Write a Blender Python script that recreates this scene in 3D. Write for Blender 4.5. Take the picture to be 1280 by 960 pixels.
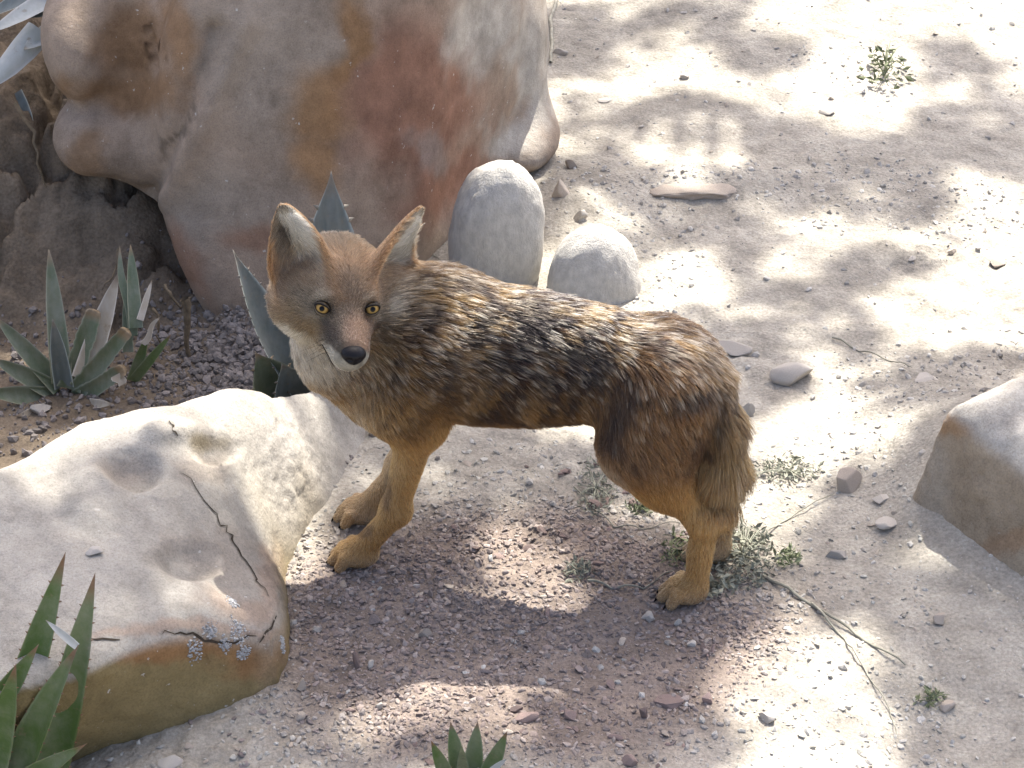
import bpy, math, random
import numpy as np
from mathutils import Vector, Matrix

for o in list(bpy.data.objects):
    bpy.data.objects.remove(o)
sc = bpy.context.scene
COL = sc.collection
rnd = random.Random(7)
rng = np.random.RandomState(11)

# ------------------------------------------------------------------ camera, sky, sun, exposure
TH = math.radians(32.0)
DIST = 5.0
F = 3125.0                      # focal length in photo pixels (photo 1280 x 960)
CAM = np.array([0, -DIST * math.cos(TH), DIST * math.sin(TH)])
RT = np.array([1.0, 0, 0]); UP = np.array([0, math.sin(TH), math.cos(TH)]); FW = np.array([0, math.cos(TH), -math.sin(TH)])
cam = bpy.data.cameras.new('camera')
cam.sensor_width = 36.0
cam.lens = 36.0 * F / 1280.0
cam.clip_start = 0.1
cam.clip_end = 500
camo = bpy.data.objects.new('camera', cam)
COL.objects.link(camo)
camo.location = CAM
camo.rotation_euler = (math.pi / 2 - TH, 0, 0)
sc.camera = camo

SUN_EL = math.radians(60.0)
SUN_AZ = math.radians(19.0)      # from +Y towards +X
SUN = np.array([math.sin(SUN_AZ) * math.cos(SUN_EL), math.cos(SUN_AZ) * math.cos(SUN_EL), math.sin(SUN_EL)])
w = bpy.data.worlds.new('World')
sc.world = w
w.use_nodes = True
nt = w.node_tree
sky = nt.nodes.new('ShaderNodeTexSky')
sky.sky_type = 'NISHITA'
sky.sun_disc = False
sky.sun_elevation = SUN_EL
sky.sun_rotation = SUN_AZ
sky.dust_density = 4.5
sky.air_density = 0.6
sky.ozone_density = 0.3
bg = nt.nodes['Background']
bg.inputs['Strength'].default_value = 0.15
nt.links.new(sky.outputs[0], bg.inputs['Color'])
sun = bpy.data.lights.new('sun', 'SUN')
sun.energy = 3.9
sun.angle = math.radians(0.53)
sun.color = (1.0, 0.96, 0.89)
suno = bpy.data.objects.new('sun', sun)
COL.objects.link(suno)
suno.rotation_euler = Vector(SUN).to_track_quat('Z', 'Y').to_euler()
vs = sc.view_settings
vs.view_transform = 'Standard'
vs.look = 'None'
vs.gamma = 1.0
vs.exposure = 1.62
sc.render.engine = 'CYCLES'
sc.cycles.use_denoising = True
sc.cycles.max_bounces = 8
sc.cycles.transmission_bounces = 6
sc.cycles.transparent_max_bounces = 8
sc.cycles.sample_clamp_indirect = 6.0

# ------------------------------------------------------------------ pixel <-> place
def ray(px, py):
    return RT * (px - 640) / F + UP * (480 - py) / F + FW
def on_z(px, py, z=0.0):
    d = ray(px, py); return CAM + d * ((z - CAM[2]) / d[2])
def on_y(px, py, y):
    d = ray(px, py); return CAM + d * ((y - CAM[1]) / d[1])
def on_plane(px, py, p0, n):
    d = ray(px, py); return CAM + d * (np.dot(np.asarray(p0) - CAM, n) / np.dot(d, n))
def to_px(P):
    v = np.asarray(P) - CAM; wd = v @ FW
    return 640 + F * (v @ RT) / wd, 480 - F * (v @ UP) / wd

# ------------------------------------------------------------------ numpy noise, surface nets
_T = np.random.RandomState(5).rand(65536).astype(np.float32)
def vnoise(P, seed=0):
    P = np.asarray(P, dtype=np.float64)
    i = np.floor(P).astype(np.int64); f = (P - i).astype(np.float32)
    f = f * f * (3 - 2 * f)
    def hsh(a, b, c):
        return _T[((a * 73856093) ^ (b * 19349663) ^ (c * 83492791) ^ (seed * 2654435)) & 65535]
    x, y, z = i[..., 0], i[..., 1], i[..., 2]
    fx, fy, fz = f[..., 0], f[..., 1], f[..., 2]
    def L(a, b, t): return a + (b - a) * t
    return L(L(L(hsh(x, y, z), hsh(x + 1, y, z), fx), L(hsh(x, y + 1, z), hsh(x + 1, y + 1, z), fx), fy),
             L(L(hsh(x, y, z + 1), hsh(x + 1, y, z + 1), fx), L(hsh(x, y + 1, z + 1), hsh(x + 1, y + 1, z + 1), fx), fy), fz) * 2 - 1
def fbm(P, freq, octv=4, gain=0.5, seed=0):
    P = np.asarray(P) * freq; a = 1.0; s = 0.0; t = 0.0
    for k in range(octv):
        s = s + a * vnoise(P + 17.3 * k, seed + k); t += a; a *= gain; P = P * 2.03
    return s / t
def smooth01(a, b, x):
    t = np.clip((x - a) / (b - a), 0, 1); return t * t * (3 - 2 * t)
def smin(a, b, k):
    h = np.maximum(k - np.abs(a - b), 0) / k; return np.minimum(a, b) - h * h * k * 0.25
def smax(a, b, k): return -smin(-a, -b, k)

def surface_nets(f, org, h):
    ins = f < 0
    nx, ny, nz = f.shape
    cnt = np.zeros((nx - 1, ny - 1, nz - 1), np.int8)
    cs = [(i, j, k) for i in (0, 1) for j in (0, 1) for k in (0, 1)]
    for i, j, k in cs: cnt += ins[i:nx - 1 + i, j:ny - 1 + j, k:nz - 1 + k]
    act = (cnt > 0) & (cnt < 8)
    A = np.argwhere(act)
    idx = -np.ones(act.shape, np.int64); idx[act] = np.arange(len(A))
    V = np.zeros((len(A), 3)); N = np.zeros(len(A))
    g = lambda c: f[A[:, 0] + c[0], A[:, 1] + c[1], A[:, 2] + c[2]]
    vals = {c: g(c) for c in cs}
    for c in cs:
        for ax in range(3):
            if c[ax]: continue
            d = list(c); d[ax] = 1; d = tuple(d)
            a, b = vals[c], vals[d]
            m = (a < 0) != (b < 0)
            t = np.where(m, a / np.where(m, a - b, 1), 0)
            p = np.array(c, float)[None].repeat(len(A), 0); p[:, ax] += t
            V += p * m[:, None]; N += m
    V = (A + V / np.maximum(N, 1)[:, None]) * h + np.asarray(org)
    faces = []
    for ax in range(3):
        s0 = [slice(0, n) for n in f.shape]; s1 = list(s0)
        s0[ax] = slice(0, f.shape[ax] - 1); s1[ax] = slice(1, None)
        a = ins[tuple(s0)]; b = ins[tuple(s1)]
        E = np.argwhere(a != b); sg = a[a != b]
        u, v = (ax + 1) % 3, (ax + 2) % 3
        ok = (E[:, u] > 0) & (E[:, v] > 0) & (E[:, u] < f.shape[u] - 1) & (E[:, v] < f.shape[v] - 1)
        E = E[ok]; sg = sg[ok]
        def cell(du, dv):
            q = E.copy(); q[:, u] += du; q[:, v] += dv
            return idx[q[:, 0], q[:, 1], q[:, 2]]
        q = np.stack([cell(-1, -1), cell(0, -1), cell(0, 0), cell(-1, 0)], 1)
        q[~sg] = q[~sg][:, ::-1]
        faces.append(q)
    return V, np.concatenate(faces)

def vert_normals(V, Q):
    N = np.zeros_like(V)
    n = np.cross(V[Q[:, 2]] - V[Q[:, 0]], V[Q[:, 3]] - V[Q[:, 1]]) if Q.shape[1] == 4 else np.cross(V[Q[:, 1]] - V[Q[:, 0]], V[Q[:, 2]] - V[Q[:, 0]])
    for k in range(Q.shape[1]): np.add.at(N, Q[:, k], n)
    return N / np.maximum(np.linalg.norm(N, axis=1), 1e-12)[:, None]

# ------------------------------------------------------------------ objects
def tag(o, label=None, cat=None, group=None, kind=None):
    if label: o['label'] = label
    if cat: o['category'] = cat
    if group: o['group'] = group
    if kind: o['kind'] = kind
    return o
def np_mesh(name, V, Q, smooth=True, attrs=None):
    me = bpy.data.meshes.new(name)
    V = np.asarray(V, np.float32); Q = np.asarray(Q, np.int32); k = Q.shape[1]
    me.vertices.add(len(V)); me.vertices.foreach_set('co', V.ravel())
    me.loops.add(Q.size); me.loops.foreach_set('vertex_index', Q.ravel())
    me.polygons.add(len(Q)); me.polygons.foreach_set('loop_start', np.arange(0, Q.size, k, dtype=np.int32))
    me.update(calc_edges=True)
    me.polygons.foreach_set('use_smooth', np.full(len(Q), smooth))
    for n, a in (attrs or {}).items():
        a = np.asarray(a, np.float32)
        if a.ndim == 1:
            at = me.attributes.new(n, 'FLOAT', 'POINT'); at.data.foreach_set('value', a)
        else:
            if a.shape[1] == 3: a = np.concatenate([a, np.ones((len(a), 1), np.float32)], 1)
            at = me.attributes.new(n, 'FLOAT_COLOR', 'POINT'); at.data.foreach_set('color', a.ravel())
    me.validate()
    return me
def put(name, me, mat, parent=None):
    o = bpy.data.objects.new(name, me); COL.objects.link(o)
    if mat is not None and me is not None and not (len(me.materials)): me.materials.append(mat)
    if parent is not None:
        o.parent = parent
        if parent.parent is None: o.matrix_parent_inverse = Matrix.LocRotScale(parent.location, parent.rotation_euler, parent.scale).inverted()
    return o
def empty(name, loc, label, cat, group=None):
    e = bpy.data.objects.new(name, None); COL.objects.link(e); e.location = loc
    e.empty_display_size = 0.05
    return tag(e, label, cat, group)

# ------------------------------------------------------------------ materials
class Mat:
    def __init__(s, name, rough=0.85, spec=0.25):
        s.m = bpy.data.materials.new(name); s.m.use_nodes = True
        s.nt = s.m.node_tree; s.b = s.nt.nodes['Principled BSDF']
        s.b.inputs['Roughness'].default_value = rough
        s.b.inputs['Specular IOR Level'].default_value = spec
    def n(s, t, **kw):
        x = s.nt.nodes.new(t)
        for k, v in kw.items():
            if k in x.inputs: x.inputs[k].default_value = v
            else: setattr(x, k, v)
        return x
    def l(s, a, b): s.nt.links.new(a, b)
    def coord(s): return s.n('ShaderNodeTexCoord').outputs['Object']
    def noise(s, scale, detail=6, rough=0.6, co=None):
        x = s.n('ShaderNodeTexNoise', Scale=scale, Detail=detail, Roughness=rough)
        s.l(co or s.coord(), x.inputs['Vector']); return x.outputs['Fac']
    def ramp(s, fac, stops):
        r = s.n('ShaderNodeValToRGB'); e = r.color_ramp.elements
        while len(e) < len(stops): e.new(0.5)
        for q, (p, c) in zip(e, stops): q.position = p; q.color = (*c, 1) if len(c) == 3 else c
        s.l(fac, r.inputs[0]); return r.outputs[0]
    def mix(s, a, b, f, mode='MIX'):
        x = s.n('ShaderNodeMix', data_type='RGBA', blend_type=mode)
        for sock, v in ((x.inputs[6], a), (x.inputs[7], b), (x.inputs[0], f)):
            if hasattr(v, 'links'): s.l(v, sock)
            else: sock.default_value = v if not isinstance(v, tuple) or len(v) == 4 else (*v, 1)
        return x.outputs[2]
    def attr(s, name, out='Color'):
        return s.n('ShaderNodeAttribute', attribute_name=name).outputs[out]
    def math(s, op, a, b):
        x = s.n('ShaderNodeMath', operation=op)
        for sock, v in ((x.inputs[0], a), (x.inputs[1], b)):
            if hasattr(v, 'links'): s.l(v, sock)
            else: sock.default_value = v
        return x.outputs[0]
    def bump(s, h, strength=0.4, dist=0.004):
        x = s.n('ShaderNodeBump', Strength=strength, Distance=dist)
        s.l(h, x.inputs['Height']); s.l(x.outputs[0], s.b.inputs['Normal'])
    def color(s, c):
        if hasattr(c, 'links'): s.l(c, s.b.inputs['Base Color'])
        else: s.b.inputs['Base Color'].default_value = (*c, 1)
        return s

# ground: pale dust with warm grit, tint attribute holds the reddish shale part
def make_ground_mat():
    m = Mat('dusty_ground', 0.95, 0.1)
    base = m.attr('col')
    n1 = m.noise(9, 8, 0.65)
    n2 = m.noise(160, 5, 0.7)
    c = m.mix(base, m.ramp(n1, [(0.3, (0.62, 0.6, 0.58)), (0.7, (1.15, 1.13, 1.1))]), 1.0, 'MULTIPLY')
    c = m.mix(c, m.ramp(n2, [(0.3, (0.68, 0.66, 0.64)), (0.62, (1.12, 1.1, 1.08))]), 1.0, 'MULTIPLY')
    m.color(c)
    v = m.n('ShaderNodeTexVoronoi', Scale=120.0); m.l(m.coord(), v.inputs['Vector'])
    h = m.math('ADD', m.math('MULTIPLY', m.noise(70, 8, 0.7), 1.0), m.math('MULTIPLY', v.outputs['Distance'], -0.35))
    m.bump(h, 0.55, 0.010)
    return m.m
def make_attr_rock(name, grain=90, gs=0.35, mottling=0.35, rough=0.9, dist=0.003):
    m = Mat(name, rough, 0.15)
    base = m.attr('col')
    lo = 1 - mottling
    c = m.mix(base, m.ramp(m.noise(14, 9, 0.68), [(0.32, (lo, lo * 0.99, lo * 0.97)), (0.68, (1.1, 1.1, 1.09))]), 1.0, 'MULTIPLY')
    c = m.mix(c, m.ramp(m.noise(grain * 3.2, 4, 0.7), [(0.28, (0.72, 0.71, 0.7)), (0.5, (1.0, 1.0, 1.0)), (0.75, (1.14, 1.14, 1.14))]), 1.0, 'MULTIPLY')
    c = m.mix(c, (.5, .47, .42), m.ramp(m.noise(75, 3, 0.55), [(0.70, (0, 0, 0)), (0.74, (.8, .8, .8))]))
    c = m.mix(c, m.ramp(m.noise(5, 10, 0.75), [(0.36, (.74, .73, .72)), (0.5, (1, 1, 1)), (0.66, (1.1, 1.09, 1.07))]), 1.0, 'MULTIPLY')
    m.color(c)
    m.bump(m.math('ADD', m.noise(grain, 8, 0.75), m.math('MULTIPLY', m.noise(22, 8, 0.7), 2.2)), gs * 1.6, dist * 1.5)
    return m.m
def make_plain(name, col, var=0.4, scale=30, rough=0.9, bump=0.4, dist=0.003, col2=None, rand=0.25):
    m = Mat(name, rough, 0.15)
    oi = m.n('ShaderNodeObjectInfo').outputs['Random']
    c = m.mix(tuple(col), tuple(col2 or col), m.noise(scale * 0.4, 5, 0.6))
    c = m.mix(c, m.ramp(m.noise(scale, 7, 0.68), [(0.3, (1 - var,) * 3), (0.7, (1 + var * 0.4,) * 3)]), 1.0, 'MULTIPLY')
    c = m.mix(c, m.ramp(oi, [(0, (1 - rand, 1 - rand, 1 - rand)), (1, (1 + rand * .6, 1 + rand * .55, 1 + rand * .5))]), 1.0, 'MULTIPLY')
    m.color(c)
    m.bump(m.noise(scale * 3, 8, 0.7), bump, dist)
    return m.m
M_GROUND = make_ground_mat()
M_BOULDER = make_attr_rock('painted_boulder', 110, 0.35, 0.28)
M_SLAB = make_attr_rock('pale_boulder', 80, 0.4, 0.2)
M_COBBLE = make_plain('pale_cobble', (0.55, 0.52, 0.46), 0.25, 7, 0.9, 0.5, 0.05, (0.62, 0.59, 0.53), 0.06)
M_PALE = make_plain('pale_stone', (0.52, 0.49, 0.44), 0.3, 40, col2=(0.44, 0.40, 0.35))
M_TAN = make_plain('tan_stone', (0.42, 0.36, 0.29), 0.35, 40, col2=(0.47, 0.41, 0.35))
M_RED = make_plain('reddish_stone', (0.26, 0.19, 0.17), 0.4, 60, col2=(0.32, 0.25, 0.22), rand=0.4)
def make_chip_mat():
    m = Mat('gravel_chips', 0.92, 0.12)
    c = m.mix(m.attr('col'), m.ramp(m.noise(220, 4, 0.7), [(0.3, (0.75,) * 3), (0.7, (1.12,) * 3)]), 1.0, 'MULTIPLY')
    m.color(c); m.bump(m.noise(300, 5, 0.7), 0.3, 0.002)
    return m.m
M_CHIP = make_chip_mat()

# ------------------------------------------------------------------ ground
def poly_sdf(x, y, pts):
    pts = np.asarray(pts); d = np.full(x.shape, 1e9); s = np.ones(x.shape)
    n = len(pts)
    for i in range(n):
        a = pts[i]; b = pts[i - 1]
        e = b - a; wx = x - a[0]; wy = y - a[1]
        t = np.clip((wx * e[0] + wy * e[1]) / (e @ e), 0, 1)
        d = np.minimum(d, (wx - e[0] * t) ** 2 + (wy - e[1] * t) ** 2)
        c1 = y >= a[1]; c2 = y < b[1]; c3 = e[0] * wy > e[1] * wx
        s = np.where((c1 & c2 & c3) | (~c1 & ~c2 & ~c3), -s, s)
    return s * np.sqrt(d)

def ground_z(x, y, fine=True):
    x = np.asarray(x, float); y = np.asarray(y, float)
    P = np.stack([x, y, 0 * x], -1)
    z = 0.022 * fbm(P, 1.3, 3, 0.5, 3) * smooth01(0.0, 0.5, np.hypot(x - 0.0, (y + 0.62)) - 0.15)
    # low mounds by the cobbles and at the foot of the big boulder
    z = z + 0.07 * np.exp(-(((x + 0.42) / 0.22) ** 2 + ((y - 0.28) / 0.16) ** 2))
    z = z + 0.05 * np.exp(-(((x - 0.16) / 0.16) ** 2 + ((y - 0.72) / 0.2) ** 2))
    z = z + 0.035 * np.exp(-(((x - 0.45) / 0.17) ** 2 + ((y - 0.86) / 0.09) ** 2))
    # earth bank behind the aloe
    k = smooth01(-0.52, -0.86, x)
    z = z + k * ((0.25 + 0.15 * smooth01(-0.9, -1.15, x)) * smooth01(0.17, 0.55, y + 0.05 * fbm(P, 4, 2, 0.5, 9)) + 0.25 * smooth01(0.8, 2.0, y))
    # foot of the far rock on the other side, and the drop below it
    z = z + 0.13 * np.exp(-(((x - 0.90) / 0.16) ** 2 + ((y + 0.33) / 0.24) ** 2))
    z = z - 0.05 * smooth01(-0.72, -1.1, y) * smooth01(0.45, 0.7, x)
    z = z - 0.03 * smooth01(-0.9, -1.3, y) * smooth01(-0.1, -0.5, x) - 0.07 * smooth01(-0.5, -0.85, x) * smooth01(-0.85, -1.05, y)
    z = z + 0.10 * smooth01(0.9, 2.6, y) * smooth01(0.0, 0.8, x)
    z = z + 1.2 * smooth01(3, 14, np.hypot(x, y)) * (0.4 + 0.6 * fbm(P, 0.12, 2, 0.5, 21))
    if fine:
        amp = 0.5 + 0.6 * smooth01(-0.1, 0.5, fbm(P, 2.1, 2, 0.5, 31))
        amp = amp * np.where((x > 0.62) & (y < -0.3), 0.55, 1.0)
        up = smooth01(-0.3, 0.2, y)
        rid = 1 - np.abs(fbm(P, 17, 4, 0.55, 41))
        z = z + amp * (0.013 * fbm(P, 9, 4, 0.55, 51) + 0.012 * up * (rid - 0.75) + 0.009 * fbm(P, 38, 3, 0.65, 61) + 0.006 * np.maximum(fbm(P, 70, 2, 0.6, 66), 0))
        # cracked, lumpy bank face
        zb = k * smooth01(0.12, 0.3, y)
        q = np.stack([x * 1.0, y * 0.6, z * 1.2], -1)
        z = z + zb * (0.05 * fbm(q, 7, 4, 0.55, 71) + 0.030 * fbm(q, 19, 4, 0.65, 76) + 0.02 * np.abs(fbm(q, 34, 3, 0.6, 78)) - 0.06 * smooth01(0.10, 0.0, np.abs(fbm(q, 5.5, 3, 0.5, 81))))
        lump = smooth01(0.32, 0.18, np.hypot((x + 0.47), (y - 0.1) * 1.2))
        z = z + lump * 0.022 * np.abs(fbm(P, 26, 3, 0.6, 91))
    return z
_tx = np.arange(-1.7, 1.7, 0.008); _ty = np.arange(-1.6, 2.4, 0.008)
_TZ = ground_z(*np.meshgrid(_tx, _ty, indexing='ij'))
def gz(x, y):
    """quick ground height near the camera's field, from a table"""
    a = min(max((x + 1.7) / 0.008, 0), len(_tx) - 1.001); b = min(max((y + 1.6) / 0.008, 0), len(_ty) - 1.001)
    i, j = int(a), int(b); u, v = a - i, b - j
    return (_TZ[i, j] * (1 - u) + _TZ[i + 1, j] * u) * (1 - v) + (_TZ[i, j + 1] * (1 - u) + _TZ[i + 1, j + 1] * u) * v
def ground_pt(px, py, dz=0.0):
    z = 0.0; d = ray(px, py)
    for _ in range(10):
        t = (z - CAM[2]) / d[2]; x = d[0] * t; y = CAM[1] + d[1] * t
        z = 0.5 * z + 0.5 * gz(x, y)
    return np.array([x, y, gz(x, y) + dz])

def axis_pts(lo, hi, step, far):
    a = [lo]; s = step
    while a[-1] > -far: s *= 1.22; a.append(a[-1] - s)
    b = [hi]; s = step
    while b[-1] < far: s *= 1.22; b.append(b[-1] + s)
    return np.array(a[::-1] + list(np.arange(lo + step, hi, step)) + b)
gx = axis_pts(-1.45, 1.45, 0.0075, 40); gy = axis_pts(-1.35, 2.15, 0.0085, 40)
GX, GY = np.meshgrid(gx, gy, indexing='ij')
GZ = ground_z(GX, GY)
V = np.stack([GX, GY, GZ], -1).reshape(-1, 3)
ni, nj = GX.shape
I = np.arange(ni * nj).reshape(ni, nj)
Q = np.stack([I[:-1, :-1], I[1:, :-1], I[1:, 1:], I[:-1, 1:]], -1).reshape(-1, 4)
def blobs(px, py, lst):
    """soft mask from (x, y, rx, ry[, angle]) blobs"""
    m = np.zeros_like(px, dtype=float)
    for b in lst:
        x, y, rx, ry = b[:4]; a = math.radians(b[4]) if len(b) > 4 else 0
        dx = px - x; dy = py - y
        u = (dx * math.cos(a) + dy * math.sin(a)) / rx; v = (-dx * math.sin(a) + dy * math.cos(a)) / ry
        m = np.maximum(m, smooth01(1.35, 0.45, np.hypot(u, v)))
    return m
def shale_mask(V):
    """reddish shale lies in front of the slab and under the animal"""
    n = fbm(V, 3.2, 4, 0.55, 131)
    d = np.hypot((V[:, 0] + 0.02) / 0.46, (V[:, 1] + 0.80) / 0.36) + 0.35 * n
    return smooth01(1.25, 0.7, d)
pale = np.array([0.41, 0.395, 0.35]); shale = np.array([0.27, 0.228, 0.198]); bankc = np.array([0.20, 0.165, 0.125]); soil = np.array([0.21, 0.185, 0.17])
sm = shale_mask(V)[:, None]
bk = (smooth01(-0.45, -0.70, V[:, 0]) * smooth01(-0.55, -0.30, V[:, 1]))[:, None]
so = smooth01(0.42, 0.16, np.hypot(V[:, 0] + 0.45, (V[:, 1] - 0.12) * 1.2))[:, None]
gc = pale * (1 - sm) + shale * sm
gc = gc * (1 - so) + soil * so
gc = gc * (1 - bk) + bankc * bk
gc = gc * (1 + 0.16 * fbm(V, 2.3, 3, 0.5, 141))[:, None]
g = put('ground', np_mesh('ground', V, Q, True, {'col': gc}), M_GROUND)
tag(g, 'dry dusty pale ground with reddish shale and an earth bank', None, None, 'structure')

# ------------------------------------------------------------------ boulders
def sdf_grid(lo, hi, h):
    n = np.ceil((np.asarray(hi) - np.asarray(lo)) / h).astype(int) + 1
    ax = [lo[i] + np.arange(n[i]) * h for i in range(3)]
    return np.meshgrid(*ax, indexing='ij')
def ell(X, Y, Z, c, r, rz=0.0):
    dx, dy, dz = X - c[0], Y - c[1], Z - c[2]
    if rz:
        cs, sn = math.cos(rz), math.sin(rz); dx, dy = cs * dx + sn * dy, -sn * dx + cs * dy
    k0 = np.sqrt((dx / r[0]) ** 2 + (dy / r[1]) ** 2 + (dz / r[2]) ** 2)
    return (k0 - 1) * min(r)
def rbox(X, Y, Z, c, hs, r, rz=0.0):
    dx, dy, dz = X - c[0], Y - c[1], Z - c[2]
    if rz:
        cs, sn = math.cos(rz), math.sin(rz); dx, dy = cs * dx + sn * dy, -sn * dx + cs * dy
    q = [np.abs(d) - (h - r) for d, h in zip((dx, dy, dz), hs)]
    return np.sqrt(sum(np.maximum(v, 0) ** 2 for v in q)) + np.minimum(np.maximum(np.maximum(q[0], q[1]), q[2]), 0) - r
def blend_cols(base, V, layers):
    px, py = to_px(V)
    n = fbm(V, 9, 4, 0.6, 201)
    c = np.repeat(np.asarray(base, float)[None], len(V), 0)
    for col, lst, st in layers:
        m = blobs(px + 40 * n, py + 40 * fbm(V, 7, 5, 0.65, 231), lst) * st
        c = c * (1 - m[:, None]) + np.asarray(col) * m[:, None]
    return c

def poly_line_dist(px, py, pts):
    d = np.full(px.shape, 1e9)
    for a, b in zip(pts[:-1], pts[1:]):
        a = np.array(a, float); b = np.array(b, float); e = b - a
        t = np.clip(((px - a[0]) * e[0] + (py - a[1]) * e[1]) / (e @ e), 0, 1)
        d = np.minimum(d, np.hypot(px - a[0] - e[0] * t, py - a[1] - e[1] * t))
    return d
GAPS = []
def sun_spots(V, N, lst):
    """remember surface points that stand in the sun: the tree's crown has gaps there"""
    px, py = to_px(V); vis = ((CAM - V) * N).sum(1) > 0
    for x, y, r_ in lst:
        k = np.argmin((px - x) ** 2 + (py - y) ** 2 + 1e6 * ~vis); GAPS.append((V[k], r_))
# big painted boulder behind the animal
def make_big_boulder():
    LO = (-1.15, 0.02, -0.08)
    X, Y, Z = sdf_grid(LO, (0.2, 1.75, 1.3), 0.0115)
    # main lobe: leaning left flank, rounded right shoulder, face turned a little to the right
    d = rbox(X, Y, Z, (-0.38, 0.78, 0.5), (0.50, 0.60, 0.70), 0.20, math.radians(24))
    lean = 0.42 * np.maximum(Z - 0.33, 0)                               # the left flank leans over as it rises
    d = smax(d, -(X - (-0.82 + lean)) * 0.92 + (Y - 0.45) * -0.10, 0.07)
    d = smax(d, -(X + 0.82 - 0.55 * np.maximum(0.33 - Z, 0)) * 0.92, 0.05)     # undercut foot
    d = smax(d, -(Y - (0.20 + 0.22 * (Z - 0.1) + 0.40 * (X + 0.65))) * 0.90, 0.12)     # the face leans back
    d = smax(d, (X - (-0.13 + (Y - 0.62) * 0.45 + 0.06 * (Z - 0.3))) * 0.91, 0.13)                   # right flank
    # nose and chin lobes of the neighbouring mass on its flank
    c1 = on_y(190, 25, 0.66); d = smin(d, ell(X, Y, Z, c1, (0.20, 0.20, 0.23)), 0.05)
    c1 = on_y(105, 55, 0.54); d = smin(d, ell(X, Y, Z, c1, (0.085, 0.14, 0.12)), 0.05)
    c1 = on_y(128, 163, 0.50); d = smin(d, ell(X, Y, Z, c1, (0.105, 0.14, 0.085)), 0.022)
    c1 = on_y(200, 165, 0.52); d = smin(d, ell(X, Y, Z, c1, (0.11, 0.14, 0.13)), 0.05)
    # pale flange on the right
    c1 = on_y(652, 70, 1.14); d = smin(d, ell(X, Y, Z, c1, (0.062, 0.16, 0.34)), 0.03)
    c1 = on_y(660, 178, 1.00); d = smin(d, ell(X, Y, Z, c1, (0.075, 0.12, 0.05)), 0.08)
    V, Q = surface_nets(d, LO, 0.0115)
    N = vert_normals(V, Q)
    V = V + N * (0.020 * fbm(V, 3.2, 3, 0.5, 301) + 0.005 * fbm(V, 11, 4, 0.55, 311))[:, None]
    px, py = to_px(V)
    # a long slit in the lobe and the seam along the flank
    dcr = poly_line_dist(px, py, [(268, 40), (262, 75), (238, 120), (222, 165), (205, 215), (185, 250)]); vis = ((CAM - V) * N).sum(1) > 0
    V = V - N * (0.030 * np.exp(-(dcr / 13) ** 2) * vis)[:, None]
    V = V + N * (0.022 * np.exp(-((poly_line_dist(px, py, [(300, 30), (268, 110), (238, 175), (205, 240)]) ) / 20) ** 2) * vis)[:, None]
    sl = blobs(px, py, [(192, 62, 3.5, 30, -8)]); V = V - N * (0.014 * sl)[:, None]
    col = blend_cols((0.335, 0.262, 0.20), V, [
        ((0.33, 0.275, 0.22), [(330, 60, 90, 110), (270, 260, 80, 60)], 0.8),
        ((0.235, 0.115, 0.075), [(520, 130, 95, 130), (570, 240, 90, 60)], 0.85),
        ((0.29, 0.155, 0.062), [(400, 130, 55, 60), (395, 200, 45, 50), (435, 60, 22, 90)], 0.75),
        ((0.27, 0.135, 0.08), [(330, 300, 60, 22), (230, 330, 26, 60, -30)], 0.6),
        ((0.25, 0.14, 0.065), [(170, 60, 45, 55), (225, 50, 30, 70), (170, 120, 60, 30)], 0.75),
        ((0.26, 0.15, 0.07), [(75, 115, 30, 15), (110, 190, 30, 25)], 0.6),
        ((0.27, 0.25, 0.23), [(600, 290, 70, 50), (545, 190, 30, 30)], 0.5),
        ((0.44, 0.41, 0.36), [(665, 90, 26, 120), (605, 40, 45, 60), (640, 170, 30, 30)], 0.85),
        ((0.06, 0.035, 0.02), [(192, 62, 4, 32, -8)], 0.95),
        ((0.10, 0.08, 0.06), [(218, 165, 7, 40, 22)], 0.7)])
    e = empty('boulder', (-0.35, 0.9, 0), 'huge smooth red and ochre stained boulder behind the coyote', 'boulder')
    put('rock_mass', np_mesh('rock_mass', V, Q, True, {'col': col}), M_BOULDER, e)
    sun_spots(V, N, [(550, 40, .07), (605, 50, .10), (625, 20, .08), (665, 40, .06), (670, 110, .06), (665, 165, .06), (88, 40, .05)])
    return e
make_big_boulder()

def prism_rock(lo, hi, h, foot, top, taper, k, seed, namp):
    """rock with a traced foot outline, a sloping top and sides that lean by taper"""
    X, Y, Z = sdf_grid(lo, hi, h)
    P2 = poly_sdf(X[:, :, 0], Y[:, :, 0], foot)[:, :, None]
    T = top(X[:, :, 0], Y[:, :, 0])[:, :, None]
    tp = taper(X, Y) if callable(taper) else taper
    d = smax(P2 + tp * (Z - T * 0.5), (Z - T) * 0.93, k)
    V, Q = surface_nets(d.astype(np.float32), lo, h)
    N = vert_normals(V, Q)
    V = V + N * (namp * fbm(V, 4.5, 3, 0.5, seed) + namp * 0.40 * fbm(V, 16, 5, 0.62, seed + 10) - namp * 0.35 * np.maximum(fbm(V, 38, 3, 0.6, seed + 20), 0))[:, None]
    return V, Q, N

def jag(pts, amp, seed, n=5):
    r = random.Random(seed); out = []
    for a, b in zip(pts[:-1], pts[1:]):
        for k in range(n):
            t = k / n; out.append((a[0] + (b[0] - a[0]) * t + r.uniform(-amp, amp), a[1] + (b[1] - a[1]) * t + r.uniform(-amp, amp)))
    out.append(pts[-1]); return out

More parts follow.
